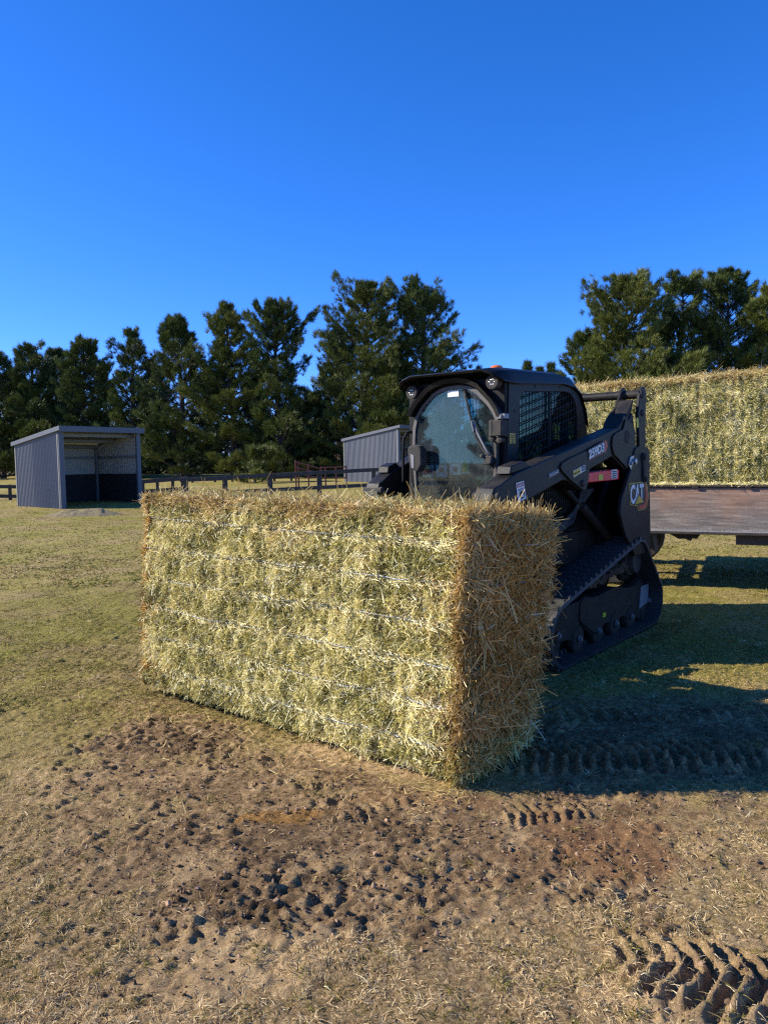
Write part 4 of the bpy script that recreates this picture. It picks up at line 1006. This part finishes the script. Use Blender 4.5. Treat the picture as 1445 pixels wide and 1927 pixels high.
def track(y0, y1, label=None):
    """y0 inner edge, y1 outer edge (y1 is the side the camera sees on the near track)"""
    s_ = 1 if y1 > y0 else -1
    rt = empty('track', (0, 0, 0)); rt.parent = ld_
    circs = [(.53, .205, .21), (-1.21, .19, .195), (-.88, .55, .18)]
    n_ = 216; P_, ln = hull_path(circs, n_)
    tan = np.roll(P_, -1, 0) - np.roll(P_, 1, 0); tan /= np.linalg.norm(tan, axis=1, keepdims=True); nr = np.stack([tan[:, 1], -tan[:, 0]], 1)
    inn, out = P_, P_ + nr * .022
    a_, b_ = min(y0, y1), max(y0, y1)
    V = []; 
    for i in range(n_):
        V += [(inn[i][0], a_, inn[i][1]), (inn[i][0], b_, inn[i][1]), (out[i][0], b_ - .006, out[i][1]), (out[i][0], a_ + .006, out[i][1])]
    fs = []
    for i in range(n_):
        j = (i + 1) % n_
        for k in range(4): fs.append((i * 4 + k, i * 4 + (k + 1) % 4, j * 4 + (k + 1) % 4, j * 4 + k))
    mb = MB(); mb.add(V, fs)
    pitch = 4; wth = b_ - a_
    for q in range(n_ // pitch):          # tread bars: staggered blocks across the belt
        for seg_, (u0, u1, sh) in enumerate(((.02, .30, 0), (.30, .52, 1), (.52, .74, 0), (.74, .98, 1))):
            i = (q * pitch + sh) % n_; j = (i + 2) % n_; mdl = (i + 1) % n_
            h_ = .022; vv = []
            for yy in (a_ + wth * u0, a_ + wth * u1):
                for (ix, g) in ((i, 0), (j, 0)): vv.append((out[ix][0] - nr[ix][0] * .004, yy, out[ix][1] - nr[ix][1] * .004))
            tp_ = []
            for yy in (a_ + wth * u0 + .004, a_ + wth * u1 - .004):
                p1 = out[i] * .8 + out[j] * .2 + nr[mdl] * h_; p2 = out[i] * .2 + out[j] * .8 + nr[mdl] * h_
                tp_ += [(p1[0], yy, p1[1]), (p2[0], yy, p2[1])]
            mb.hexa([vv[0], vv[1], vv[3], vv[2], tp_[0], tp_[1], tp_[3], tp_[2]])
    for q in range(n_ // 3):               # inner drive lugs
        i = q * 3; p = P_[i] - nr[i] * .03; t_ = tan[i] * .014; yc_ = (a_ + b_) / 2
        for yy in (yc_ - .06, yc_ - .01) if s_ > 0 else (yc_ + .06, yc_ + .01):
            b0 = P_[i] + nr[i] * .004
            mb.hexa([(b0[0] - t_[0], yy - .018, b0[1] - t_[1]), (b0[0] + t_[0], yy - .018, b0[1] + t_[1]), (b0[0] + t_[0], yy + .018, b0[1] + t_[1]), (b0[0] - t_[0], yy + .018, b0[1] - t_[1]),
                     (p[0] - t_[0] * .6, yy - .012, p[1] - t_[1] * .6), (p[0] + t_[0] * .6, yy - .012, p[1] + t_[1] * .6), (p[0] + t_[0] * .6, yy + .012, p[1] + t_[1] * .6), (p[0] - t_[0] * .6, yy + .012, p[1] - t_[1] * .6)])
    mb.build('belt', M['rubber'], rt)
    yo = y1 - s_ * .125; yi = y1 - s_ * .235      # frame outer face
    def PR(mb, pts, u, v): return mb.prism(pts, min(u, v), max(u, v))
    Q = lambda *pp: [on_side(1000 + a / 5.558, 980 + b_ / 5.558, .72) for a, b_ in pp]
    mb = MB(); PR(mb, Q((395, 880), (300, 930), (250, 1020), (230, 1120), (228, 1200), (250, 1285), (300, 1272), (370, 1250), (430, 1265), (478, 1280), (520, 1250), (505, 1120), (500, 1075), (610, 1180), (655, 1205), (715, 1165), (765, 1075), (800, 1068), (850, 1125), (890, 1095), (935, 1005), (965, 1003), (1020, 1045), (1062, 1012), (1090, 930), (1180, 860), (1205, 660), (1130, 655), (1000, 705), (880, 690), (700, 785), (640, 800), (560, 795), (500, 840)), yi, yo)
    fr = mb.build('undercarriage', M['dirty'], rt, .006)
    mb = MB(); PR(mb, Q((500, 848), (545, 812), (680, 800), (695, 1000), (690, 1150), (650, 1185), (520, 1080), (490, 1040)), yo, yo + s_ * .012); mb.build('cover_plate', M['dirty'], fr, .005)
    mb = MB(); PR(mb, Q((1135, 690), (1210, 652), (1200, 850), (1115, 920)), yo, yo + s_ * .012); mb.build('guard_plate', M['decal_grey'], fr, .003)
    for a, b_ in ((258, 1200), (478, 1235), (685, 1150), (865, 1072), (1030, 1000), (1205, 828)):
        x_, z_ = Q((a, b_))[0]
        MB().lathe((x_, yo + s_ * .012, z_), 'y', [(0, .026), (s_ * .008, .026), (s_ * .010, .018), (s_ * .022, .017), (s_ * .024, .004)], 14).build('axle_bolt', M['zinc_bolt'], fr)
    for a in (478, 685, 865, 1030, 1180):
        x_, z_ = Q((a, 1235 - (a - 478) * .41))[0]; r_ = .112
        MB().lathe((x_, (yi + yo) / 2, z_), 'y', [(-.065, .03), (-.06, r_ - .01), (-.04, r_), (-.02, r_), (-.018, r_ - .03), (.018, r_ - .03), (.02, r_), (.04, r_), (.06, r_ - .01), (.062, r_ - .02), (.05, .03)], 30).build('roller', M['dirty'], rt)
    for x_, z_, r_ in ((.53, .205, .200), (-1.21, .19, .185)):
        MB().lathe((x_, (yi + yo) / 2, z_), 'y', [(-.06, .04), (-.05, r_ - .01), (-.02, r_), (.02, r_), (.05, r_ - .01), (.052, r_ - .035), (.03, r_ - .05), (.03, .05), (.05, .04), (.052, .0)], 36).build('idler', M['dirty'], rt)
    HX, HZ = on_side(1186.5, 1055, .70)
    sp_ = MB(); pts = []
    for k in range(30):
        a0 = 2 * PI * k / 30
        for da, rr2 in ((0, .13), (.05, .175), (.10, .18), (.15, .135)): pts.append((HX + rr2 * math.cos(a0 + da), HZ + rr2 * math.sin(a0 + da)))
    PR(sp_, pts, yi, yi + s_ * .05); sp_ = sp_.build('sprocket', M['dirty'], rt, .002)
    MB().lathe((HX, yi + s_ * .05, HZ), 'y', [(0, .13), (s_ * .04, .125), (s_ * .05, .105), (s_ * .095, .10), (s_ * .10, .085), (s_ * .098, .03), (s_ * .105, .028), (s_ * .106, .0)], 32).build('hub', M['tyre'], sp_)
    mb = MB(); PR(mb, [(-.03, .395), (.005, .395), (.005, .36), (-.03, .36)] , yo + s_ * .014, yo + s_ * .016) if False else None
    return rt, fr, yo
t1, fr1, yo1 = track(.50, .845)
t2, fr2, yo2 = track(mir(.50), mir(.845))
x_, z_ = on_side(1136.5, 1157, yo1 + .002)
MB().prism([(x_ + .03, z_ + .018), (x_ - .03, z_ + .018), (x_ - .03, z_ - .018), (x_ + .03, z_ - .018)], yo1 + .001, yo1 + .003).build('grease_label', M['lime'], fr1)
# mud packed on the undercarriage
rng = np.random.default_rng(15); mb = MB()
bmx = bmesh.new(); 
for k in range(420):
    c_ = (rng.uniform(-1.05, .0), rng.uniform(.60, .71), 0)
    zt = .44 + (.03 if c_[0] < -.5 else 0) + rng.uniform(0, .06); s_ = rng.uniform(.008, .032)
    vv = IV * s_ * rng.uniform(.6, 1.4, (len(IV), 1)) + np.array([c_[0], c_[1], zt]); mb.add(vv, [tuple(r) for r in IF])
bmx.free(); mb.build('packed_mud', paint('packed_mud', (.07, .045, .028), .9, amt=.5), fr1, smooth=False)
#@@ENDLOADER
#@@BACK
# ---------------------------------------------------------------- pines
M['bark'] = paint('pine_bark', (.055, .042, .032), .9, amt=.5, dust=(.12, .09, .07), scale=3)
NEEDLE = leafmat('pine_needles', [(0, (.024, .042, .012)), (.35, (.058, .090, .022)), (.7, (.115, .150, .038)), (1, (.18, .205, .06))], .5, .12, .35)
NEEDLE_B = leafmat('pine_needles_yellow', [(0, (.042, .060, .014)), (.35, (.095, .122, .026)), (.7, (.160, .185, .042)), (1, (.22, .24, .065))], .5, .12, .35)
def tuftmesh(P_, D_, S_, T_, rng, nb, wf):
    n = len(P_); D = np.repeat(D_, nb, 0) + rng.normal(0, .48, (n * nb, 3)) + np.array([0, 0, .12]); D = unit(D)
    L = np.repeat(S_, nb) * rng.uniform(.6, 1.2, n * nb); P0 = np.repeat(P_, nb, 0) + rng.normal(0, .04, (n * nb, 3))
    sd = unit(np.cross(D, rng.normal(size=(n * nb, 3)))); wv = (L * wf)[:, None]
    V = np.stack([P0 - sd * wv, P0 + sd * wv, P0 + D * L[:, None]], 1).reshape(-1, 3)
    return V, np.repeat(np.clip(np.repeat(T_, nb) + rng.normal(0, .12, n * nb), 0, 1), 3)
def pine_meshes(seed, Ht, R, ntuft=1.0, clear=.02, dens=1.0, gap=.10, shape=.6, lean=0.0, mat=None, nb=20, ts=1.0, limb=None):
    rng = np.random.default_rng(seed)
    tb = MB(); r0 = Ht * .017 + .05
    wob = lambda z: np.array([lean * z + .12 * math.sin(z * .5 + seed), .12 * math.cos(z * .45 + seed * 2), z])
    tb.tube([tuple(wob(Ht * u)) for u in np.linspace(0, .97, 12)], [r0 * (1 - u) ** .8 + .015 for u in np.linspace(0, .97, 12)], 8)
    PP, DD, SS, TT_ = [], [], [], []
    z = Ht * clear; lobes = rng.uniform(.72, 1.2, 9); ph = rng.uniform(0, 2 * PI)
    while z < Ht * .985:
        u = z / Ht; nbh = int(rng.integers(4, 7)) if u < .9 else 4
        az0 = rng.uniform(0, 2 * PI)
        for k in range(nbh):
            if rng.random() < gap: continue
            az = az0 + 2 * PI * k / nbh + rng.normal(0, .25)
            prof = min(1, (1 - u) ** shape * 1.22) * (.85 + .15 * min(1, u / .22))
            L = R * prof * lobes[int(u * 8.99)] * rng.uniform(.62, 1.22) * (1 + .22 * math.sin(az * 2 + ph + u * 5))
            L = max(L, .35)
            if limb and abs(u - limb[0]) < .03 and math.cos(az - limb[1]) > .8: L = limb[2]
            el = rng.uniform(-.05, .35) + .55 * u; h = np.array([math.cos(az), math.sin(az), 0])
            base = wob(z); m_ = 8; s = np.linspace(0, 1, m_)
            path = base + np.outer(s * L * math.cos(el), h) + np.outer(s * L * math.sin(el) + (s ** 2) * L * .22, [0, 0, 1.])
            tb.tube([tuple(path[i]) for i in (0, 2, 4, 7)], [max(.012, .018 * L + .008), .014 * L + .006, .009 * L + .005, .006], 4, cap=False)
            side = np.array([-h[1], h[0], 0]); nt_ = int((12 + 24 * L) * dens * ntuft)
            q = rng.uniform(.28, 1, nt_) ** .75; sp = rng.uniform(-1, 1, nt_) * (.50 * L * (1.12 - q) + .12)
            pc = np.stack([np.interp(q, s, path[:, i]) for i in range(3)], 1) + sp[:, None] * side + (np.abs(sp) * .35)[:, None] * h
            pc[:, 2] += rng.normal(.02, .07, nt_) + .05
            PP.append(pc); DD.append(unit(h * .7 + side * (sp / (np.abs(sp) + .3))[:, None] * .7 + np.array([0, 0, .75]))); bt = rng.uniform(.15, .62)
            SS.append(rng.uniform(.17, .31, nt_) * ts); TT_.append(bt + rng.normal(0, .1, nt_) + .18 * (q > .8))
        z += rng.uniform(.30, .55) * (1 - .35 * u) / dens ** .3
    n = 24; PP.append(np.tile(wob(Ht * .97), (n, 1)) + np.stack([rng.normal(0, .13, n), rng.normal(0, .13, n), rng.uniform(-.35, .35, n)], 1)); DD.append(np.tile([0, 0, 1.], (n, 1))); SS.append(np.full(n, .28)); TT_.append(np.full(n, .5))
    V, tint = tuftmesh(np.concatenate(PP), np.concatenate(DD), np.concatenate(SS), np.concatenate(TT_), rng, nb, .052)
    return tb, V, tint, mat or NEEDLE
def pine(label, px, top, D, hw, seed, group='pines in the windbreak', **kw):
    b0 = at_y(px, 900, D); zg = float(terrain_base(np.array([b0[0]]), np.array([D]))[0]); Ht = at_y(px, top, D)[2] - zg - (.4 if D < 80 else 0)
    tb, V, tint, mt = pine_meshes(seed, Ht, hw / F * D * 1.24, **kw)
    r_ = empty('pine_tree', (b0[0], D, zg - .05)); tag(r_, label, 'pine tree', group)
    tb.build('trunk', M['bark'], r_)
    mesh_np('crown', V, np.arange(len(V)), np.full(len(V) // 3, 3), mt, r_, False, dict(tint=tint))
    return r_
A = {}
A[0] = pine('pine at the far left edge of the photo, cut by the frame', 5, 658, 50, 60, 101)
A[1] = pine('pine standing directly behind the left part of the near open shed', 72, 640, 50, 60, 102, gap=.25)
A[2] = pine('slim pine rising behind the front corner post of the near shed', 116, 652, 53, 42, 103)
A[3] = pine('flat-topped pine above the roof of the near open shed', 166, 633, 49, 58, 104, shape=.5)
A[4] = pine('pine with a ragged top just right of the near shed roof', 254, 612, 48, 62, 105, gap=.22)
A[5] = pine('dense dark round-topped pine third left of the pair with the pale crowns', 343, 592, 46, 68, 106, shape=.5)
A[6] = pine('pale olive feathery pine, left one of the tall middle pair', 440, 566, 45, 62, 107, mat=NEEDLE_B, gap=.2)
A[7] = pine('tall pine with one long limb reaching right into the sky gap', 528, 555, 44, 66, 108, gap=.2, limb=(.74, -.2, 2.9), shape=.5)
A[8] = pine('narrow dark pine in shadow left of the tallest pair', 640, 612, 50, 52, 109, gap=.2)
A[9] = pine('broad tallest pine left of the cab, left one of the tallest pair', 694, 526, 44, 88, 110, mat=NEEDLE_B, shape=.5, gap=.12)
A[10] = pine('broad pine right above the left side of the cab roof', 796, 534, 44.5, 84, 111, shape=.45, gap=.22)
A[11] = pine('small bright green young pine at the foot of the windbreak', 484, 838, 38, 40, 112, mat=NEEDLE_B, clear=.02, dens=1.3)
A[12] = pine('low pine filling the gap below the long reaching limb', 592, 735, 47, 52, 113)
A[13] = pine('low bushy pine right behind the far grey shed', 735, 740, 42, 62, 114, mat=NEEDLE_B)
A[14] = pine('broad full pine on the left of the group above the trailer bale', 1178, 516, 40, 98, 115, mat=NEEDLE_B, shape=.42, gap=.08)
A[15] = pine('slim see-through pine second from left above the trailer bale', 1276, 513, 42, 66, 116, gap=.28, shape=.4)
A[16] = pine('tallest pointed pine above the right half of the trailer bale', 1362, 495, 42, 84, 117, gap=.2, shape=.55)
A[17] = pine('pine at the right edge of the photo, cut by the frame', 1442, 530, 40, 70, 118, mat=NEEDLE_B, gap=.15)
A[18] = pine('low pine forming the left shoulder of the group above the bale', 1098, 622, 41, 56, 119, shape=.45)
A[19] = pine('tiny distant pine tip right above the cab roof, the larger one', 993, 682, 95, 15, 120, 'distant pine tips over the cab', ntuft=.6, nb=6, ts=2.2)
A[20] = pine('tiny distant pine tip near the rear corner of the cab roof', 1035, 685, 95, 13, 121, 'distant pine tips over the cab', ntuft=.6, nb=6, ts=2.2)
A[21] = pine('lowest of the three tiny distant pine tips over the cab', 1014, 694, 97, 9, 122, 'distant pine tips over the cab', ntuft=.6, nb=6, ts=2.2)
def copy_pine(src, label, px, top, D, rz, group='pines in the second row'):
    b0 = at_y(px, 900, D); zg = float(terrain_base(np.array([b0[0]]), np.array([D]))[0]); Ht = at_y(px, top, D)[2] - zg
    c_ = src.copy(); COL.objects.link(c_); c_.location = (b0[0], D, zg - .05); c_.rotation_euler = (0, 0, rz)
    h0 = max(v.co.z for v in src.children[0].data.vertices) / .97; k_ = Ht / h0; c_.scale = (k_, k_, k_)
    c_['label'] = label; c_['group'] = group
    for ch in src.children:
        d_ = ch.copy(); COL.objects.link(d_); d_.parent = c_
    return c_
for (s_, lab, px, top, D, rz) in (
    (3, 'second-row pine seen between the two leftmost pines', 38, 690, 58, 1.0), (5, 'second-row pine showing between the slim and the flat-topped pine', 140, 690, 57, 2.0),
    (4, 'second-row pine in the dip right of the flat-topped pine', 208, 672, 56, 3.0), (8, 'second-row pine between the ragged and the dense dark pine', 300, 668, 57, 4.0),
    (10, 'second-row pine right of the dense dark pine', 392, 690, 56, 5.0), (1, 'second-row pine between the pale pine and the long-limbed pine', 486, 700, 56, .5),
    (5, 'second-row pine low in the gap right of the long-limbed pine', 560, 745, 58, 1.7), (4, 'second-row pine between the two tallest broad pines', 745, 640, 54, 2.6),
    (3, 'second-row pine behind the cab at the right end of the left windbreak', 850, 735, 52, 3.7)):
    copy_pine(A[s_], lab, px, top, D, rz)
# ---------------------------------------------------------------- sheds
M['clad'] = paint('shed_cladding', (.19, .195, .205), .5, amt=.25, dust=(.2, .2, .2), scale=2)
M['clad_in'] = paint('shed_lining', (.44, .41, .33), .6, amt=.3, scale=2)
M['trim'] = paint('shed_trim', (.10, .11, .135), .45, amt=.15)
M['zinc'] = paint('shed_frame', (.20, .20, .19), .5, amt=.3)
M['mat'] = paint('rubber_lining', (.012, .012, .013), .8, amt=.2)
def corrugated(p0, p1, h0, h1, zb, th=.004, pitch=.076, amp=.013):
    """vertical corrugated sheet between two ground points (local x,y), sloping top h0 -> h1"""
    p0, p1 = np.array(p0), np.array(p1); L = np.linalg.norm(p1 - p0); e = (p1 - p0) / L; nn_ = np.array([-e[1], e[0]])
    m_ = int(L / pitch * 6); mb = MB(); V = []
    for i in range(m_ + 1):
        s_ = L * i / m_; o_ = amp * math.cos(2 * PI * s_ / pitch); q = p0 + e * s_ + nn_ * o_; h = h0 + (h1 - h0) * s_ / L
        V += [(q[0], q[1], zb), (q[0], q[1], h), (q[0] + nn_[0] * th, q[1] + nn_[1] * th, zb), (q[0] + nn_[0] * th, q[1] + nn_[1] * th, h)]
    fs = []
    for i in range(m_):
        a_, b_ = i * 4, i * 4 + 4; fs += [(a_, b_, b_ + 1, a_ + 1), (a_ + 2, a_ + 3, b_ + 3, b_ + 2), (a_ + 1, b_ + 1, b_ + 3, a_ + 3)]
    return mb.add(V, fs)
def shed(FL_, FR_, BL_, hf, hb, zg, label, seed=0):
    FL_, FR_, BL_ = np.array(FL_), np.array(FR_), np.array(BL_); W = np.linalg.norm(FR_ - FL_); Dp = np.linalg.norm(BL_ - FL_); e = (FR_ - FL_) / W
    s_ = empty('field_shed', (FL_[0], FL_[1], zg), math.atan2(e[1], e[0])); tag(s_, label, 'shed', 'open-fronted grey steel field sheds')
    # local: x along the open front, y towards the back
    corrugated((0, 0), (0, Dp), hf, hb, -.1).build('side_wall', M['clad'], s_)
    corrugated((.03, Dp - .05), (.03, .12), hb - .06, hf - .06, 1.0, pitch=.09, amp=.008).build('wall_lining', M['clad_in'], s_)
    corrugated((W, Dp), (W, 0), hb, hf, -.1).build('side_wall', M['clad'], s_)
    corrugated((W - .03, .1), (W - .03, Dp - .05), hf - .06, hb - .06, 1.0, pitch=.09, amp=.008).build('wall_lining', M['clad_in'], s_)
    corrugated((0, Dp), (W, Dp), hb, hb, -.1).build('back_wall', M['clad'], s_)
    corrugated((W - .05, Dp - .03), (.05, Dp - .03), hb - .06, hb - .06, 1.0, pitch=.09, amp=.008).build('wall_lining', M['clad_in'], s_)
    mb = MB(); mb.box(.035, .05, .1, Dp - .06, 0, 1.04); mb.build('kick_board', M['mat'], s_)
    mb = MB(); mb.box(W - .05, W - .035, .1, Dp - .06, 0, 1.04); mb.build('kick_board', M['mat'], s_)
    mb = MB(); mb.box(.055, W - .055, Dp - .055, Dp - .04, 0, 1.04); mb.build('kick_board', M['mat'], s_)
    for a_, c_, p, q in ((-.02, .13, -.02, .05), (W - .13, W + .02, -.02, .05)):
        MB().box(a_, c_, p, q, -.1, hf - .02).build('front_post', M['trim'], s_, .004)
    for a_, y_ in ((.045, Dp - .12), (W - .12, Dp - .12)): MB().box(a_, a_ + .07, y_, y_ + .07, 0, hb - .05).build('back_post', M['zinc'], s_, .003)
    for z_ in (1.55,):
        MB().box(.045, .085, .06, Dp - .13, z_, z_ + .07).build('wall_girt', M['zinc'], s_); MB().box(W - .085, W - .045, .06, Dp - .13, z_, z_ + .07).build('wall_girt', M['zinc'], s_)
        MB().box(.12, W - .13, Dp - .10, Dp - .06, z_, z_ + .07).build('wall_girt', M['zinc'], s_)
    for k in range(3):
        y_ = .25 + k * (Dp - .5) / 2; h = hf + (hb - hf) * y_ / Dp - .16
        MB().box(.02, W - .02, y_, y_ + .06, h, h + .10).build('roof_purlin', M['zinc'], s_, .003)
    mb = MB(); mb.prism([(-.14, hf + .06), (-.14, hf + .085), (Dp + .10, hb + .045), (Dp + .10, hb + .02)], -.06, W + .06, 'x')
    rf = mb.build('roof', M['clad_in'], s_)
    MB().box(-.07, W + .07, -.165, -.145, hf - .07, hf + .10).build('fascia', M['trim'], rf, .004)
    for x_ in (-.085, W + .065): MB().prism([(-.165, hf - .03), (-.165, hf + .10), (Dp + .11, hb + .06), (Dp + .11, hb - .06)], x_, x_ + .02, 'x').build('barge_board', M['trim'], rf, .003)
    mb = MB(); 
    for x_ in (-.03, W - .01): mb.box(x_, x_ + .04, -.03, .03, 0, hf - .1) if False else None
    MB().box(-.025, .02, Dp - .02, Dp + .03, -.1, hb).build('corner_trim', M['zinc'], s_, .003)
    MB().box(-.028, -.004, .03, .075, -.1, hf - .03).build('corner_trim', M['zinc'], s_, .003)
    MB().box(.131, .150, -.01, .04, -.1, hf - .05).build('corner_trim', M['zinc'], s_, .003)
    return s_
shed((-9.46, 22.6), (-7.86, 25.0), (-11.32, 23.84), 2.40, 2.02, .10, 'open-fronted grey corrugated shed on the left, the nearer and larger-looking shed')
shed((.70, 35.0), (2.9, 37.8), (-1.85, 37.0), 2.55, 2.05, .36, 'far grey corrugated shed half hidden behind the loader cab')
# mulch heap at the corner of the near shed
rng = np.random.default_rng(31); c_ = at_z(165, 968, .12); gx_, gy_ = np.meshgrid(np.linspace(-1, 1, 60), np.linspace(-1, 1, 40)); rr_2 = gx_ ** 2 + gy_ ** 2
X_, Y_ = c_[0] + gx_ * 1.15, c_[1] - .3 + gy_ * .55; Z_ = terrain_base(X_, Y_) + .17 * np.clip(1 - rr_2, -.2, 1) * (.5 + fbm(X_ * 3, Y_ * 3, 8, 4)) + .03 * fbm(X_ * 14, Y_ * 14, 9, 3) - .04
ii = np.arange(2400).reshape(40, 60); qd = np.stack([ii[:-1, :-1], ii[:-1, 1:], ii[1:, 1:], ii[1:, :-1]], -1).reshape(-1, 4)
o = mesh_np('mulch_heap', np.stack([X_, Y_, Z_], -1).reshape(-1, 3), qd, np.full(len(qd), 4), basemat('mulch', (.08, .06, .025), (.26, .20, .09), (.48, .38, .19)), None, True)
tag(o, 'low heap of old straw and dung at the front corner of the near shed', 'mulch heap')
# ---------------------------------------------------------------- fences
M['rail'] = paint('weathered_rail', (.045, .040, .036), .85, amt=.6, dust=(.16, .15, .14), scale=4)
def fence(label, D, rails, posts, tpx, pw=.10, D1=None, cat='fence', m_=None, name='rail_fence'):
    """rails: (px0,y0,px1,y1) top edges; posts: (px, ytop)"""
    D1 = D1 or D; xs = [r[0] for r in rails] + [r[2] for r in rails]; a_, c_ = min(xs), max(xs)
    dep = lambda px: D + (D1 - D) * (px - a_) / (c_ - a_)
    o0 = at_y((a_ + c_) / 2, 900, dep((a_ + c_) / 2)); zg = float(terrain_base(np.array([o0[0]]), np.array([o0[1]]))[0])
    rt = empty(name, (o0[0], o0[1], zg)); tag(rt, label, cat); org = np.array([o0[0], o0[1], zg])
    for (xa, ya, xb, yb) in rails:
        A_, B_ = at_y(xa, ya, dep(xa)) - org, at_y(xb, yb, dep(xb)) - org; h = tpx; mb = MB(); t_ = .022
        n_ = max(1, int(np.linalg.norm(B_ - A_) / 2.4)); 
        for k in range(n_):
            p, q = A_ + (B_ - A_) * k / n_, A_ + (B_ - A_) * (k + 1) / n_; dz = .006 * math.sin(k * 9.1); gp = (q - p) * .002
            mb.hexa([(p[0] + gp[0], p[1] - t_, p[2] - h + dz), (q[0] - gp[0], q[1] - t_, q[2] - h - dz), (q[0] - gp[0], q[1] + t_, q[2] - h - dz), (p[0] + gp[0], p[1] + t_, p[2] - h + dz),
                     (p[0] + gp[0], p[1] - t_, p[2] + dz), (q[0] - gp[0], q[1] - t_, q[2] - dz), (q[0] - gp[0], q[1] + t_, q[2] - dz), (p[0] + gp[0], p[1] + t_, p[2] + dz)])
        mb.build('rail', m_ or M['rail'], rt, .004)
    for (px, yt) in posts:
        p = at_y(px, yt, dep(px)) - org; gz = float(terrain_base(np.array([p[0] + org[0]]), np.array([p[1] + org[1]]))[0]) - zg
        MB().box(p[0] - pw / 2, p[0] + pw / 2, p[1] + .03, p[1] + .03 + pw, gz - .2, p[2]).build('post', m_ or M['rail'], rt, .006)
    return rt
fence('dark weathered two-rail timber fence running behind the near hay bale', 22, [(338, 900, 880, 871), (342, 927, 880, 900)], [(344, 898), (422, 896), (507, 891), (600, 886), (703, 880.5), (790, 876), (872, 872)], .105, .13)
fence('darker rail fence right of the near shed, ending at the hay bale', 30, [(262, 903, 352, 896), (262, 922, 352, 916)], [(268, 902), (295, 900), (324, 898), (350, 896)], .16, .10)
fence('dark rail fence at the left edge, passing behind the near shed', 27, [(-30, 912, 45, 913), (-30, 930, 45, 931)], [(-22, 911), (17, 912), (42, 912)], .12, .09)
RUST = paint('rusty_red_pipe', (.20, .055, .04), .7, amt=.4, dust=(.12, .05, .03))
fence('rusty red pipe loading ramp standing in front of the windbreak', 33, [(556, 868, 604, 881), (556, 878, 604, 890), (556, 889, 604, 899), (604, 879, 652, 877), (604, 889, 652, 888), (604, 899, 652, 898)], [(556, 866), (561, 868), (580, 873), (604, 878), (612, 879), (632, 878), (651, 876)], .055, .06, 33.6, 'loading ramp', RUST, 'loading_ramp')
fence('low dark rail fence far behind, in front of the pines', 39, [(350, 903, 556, 895), (350, 913, 556, 906)], [(362, 902), (404, 900), (437, 899), (478, 898), (516, 896), (548, 895)], .10, .10)
for k, (x_, y_) in enumerate(((-42, 2), (-44, -5), (-41, -11), (-43, -17), (-40, -23), (-42, -30), (-39, -37))):
    src = A[(4, 7, 3, 10, 5, 9, 6)[k]]; c_ = src.copy(); COL.objects.link(c_); c_.location = (x_, y_, -.05); c_.rotation_euler = (0, 0, k * 1.3)
    c_['label'] = 'pine across the paddock, seen only as a reflection in the cab windscreen'; c_['group'] = 'pines reflected in the windscreen'
    for ch in src.children:
        d_ = ch.copy(); COL.objects.link(d_); d_.parent = c_
rng = np.random.default_rng(77)
def scrub(x0_, x1_, D_, n_, hmax, seed):
    rng = np.random.default_rng(seed); X_ = rng.uniform(x0_, x1_, n_); Y_ = D_ + rng.normal(0, 1.2, n_); hh = hmax * (.45 + .75 * fbm(X_ * .35, Y_ * .1, seed, 3)); Z_ = rng.random(n_) ** .8 * hh + .3
    P_ = np.stack([X_, Y_, Z_], 1); D__ = unit(rng.normal(0, .6, (n_, 3)) + np.array([0, -.2, .8]))
    return tuftmesh(P_, D__, rng.uniform(.22, .42, n_), rng.uniform(.05, .45, n_), rng, 9, .10)
V, tint = scrub(-34, 13, 61, 15000, 3.6, 5); V2, tint2 = scrub(6, 34, 52, 6000, 3.2, 6)
V = np.concatenate([V, V2]); tint = np.concatenate([tint, tint2])
o = mesh_np('scrub', V, np.arange(len(V)), np.full(len(V) // 3, 3), NEEDLE, None, False, dict(tint=tint))
tag(o, 'dark tangled undergrowth filling the gaps behind the pine trunks', 'undergrowth', kind='stuff')
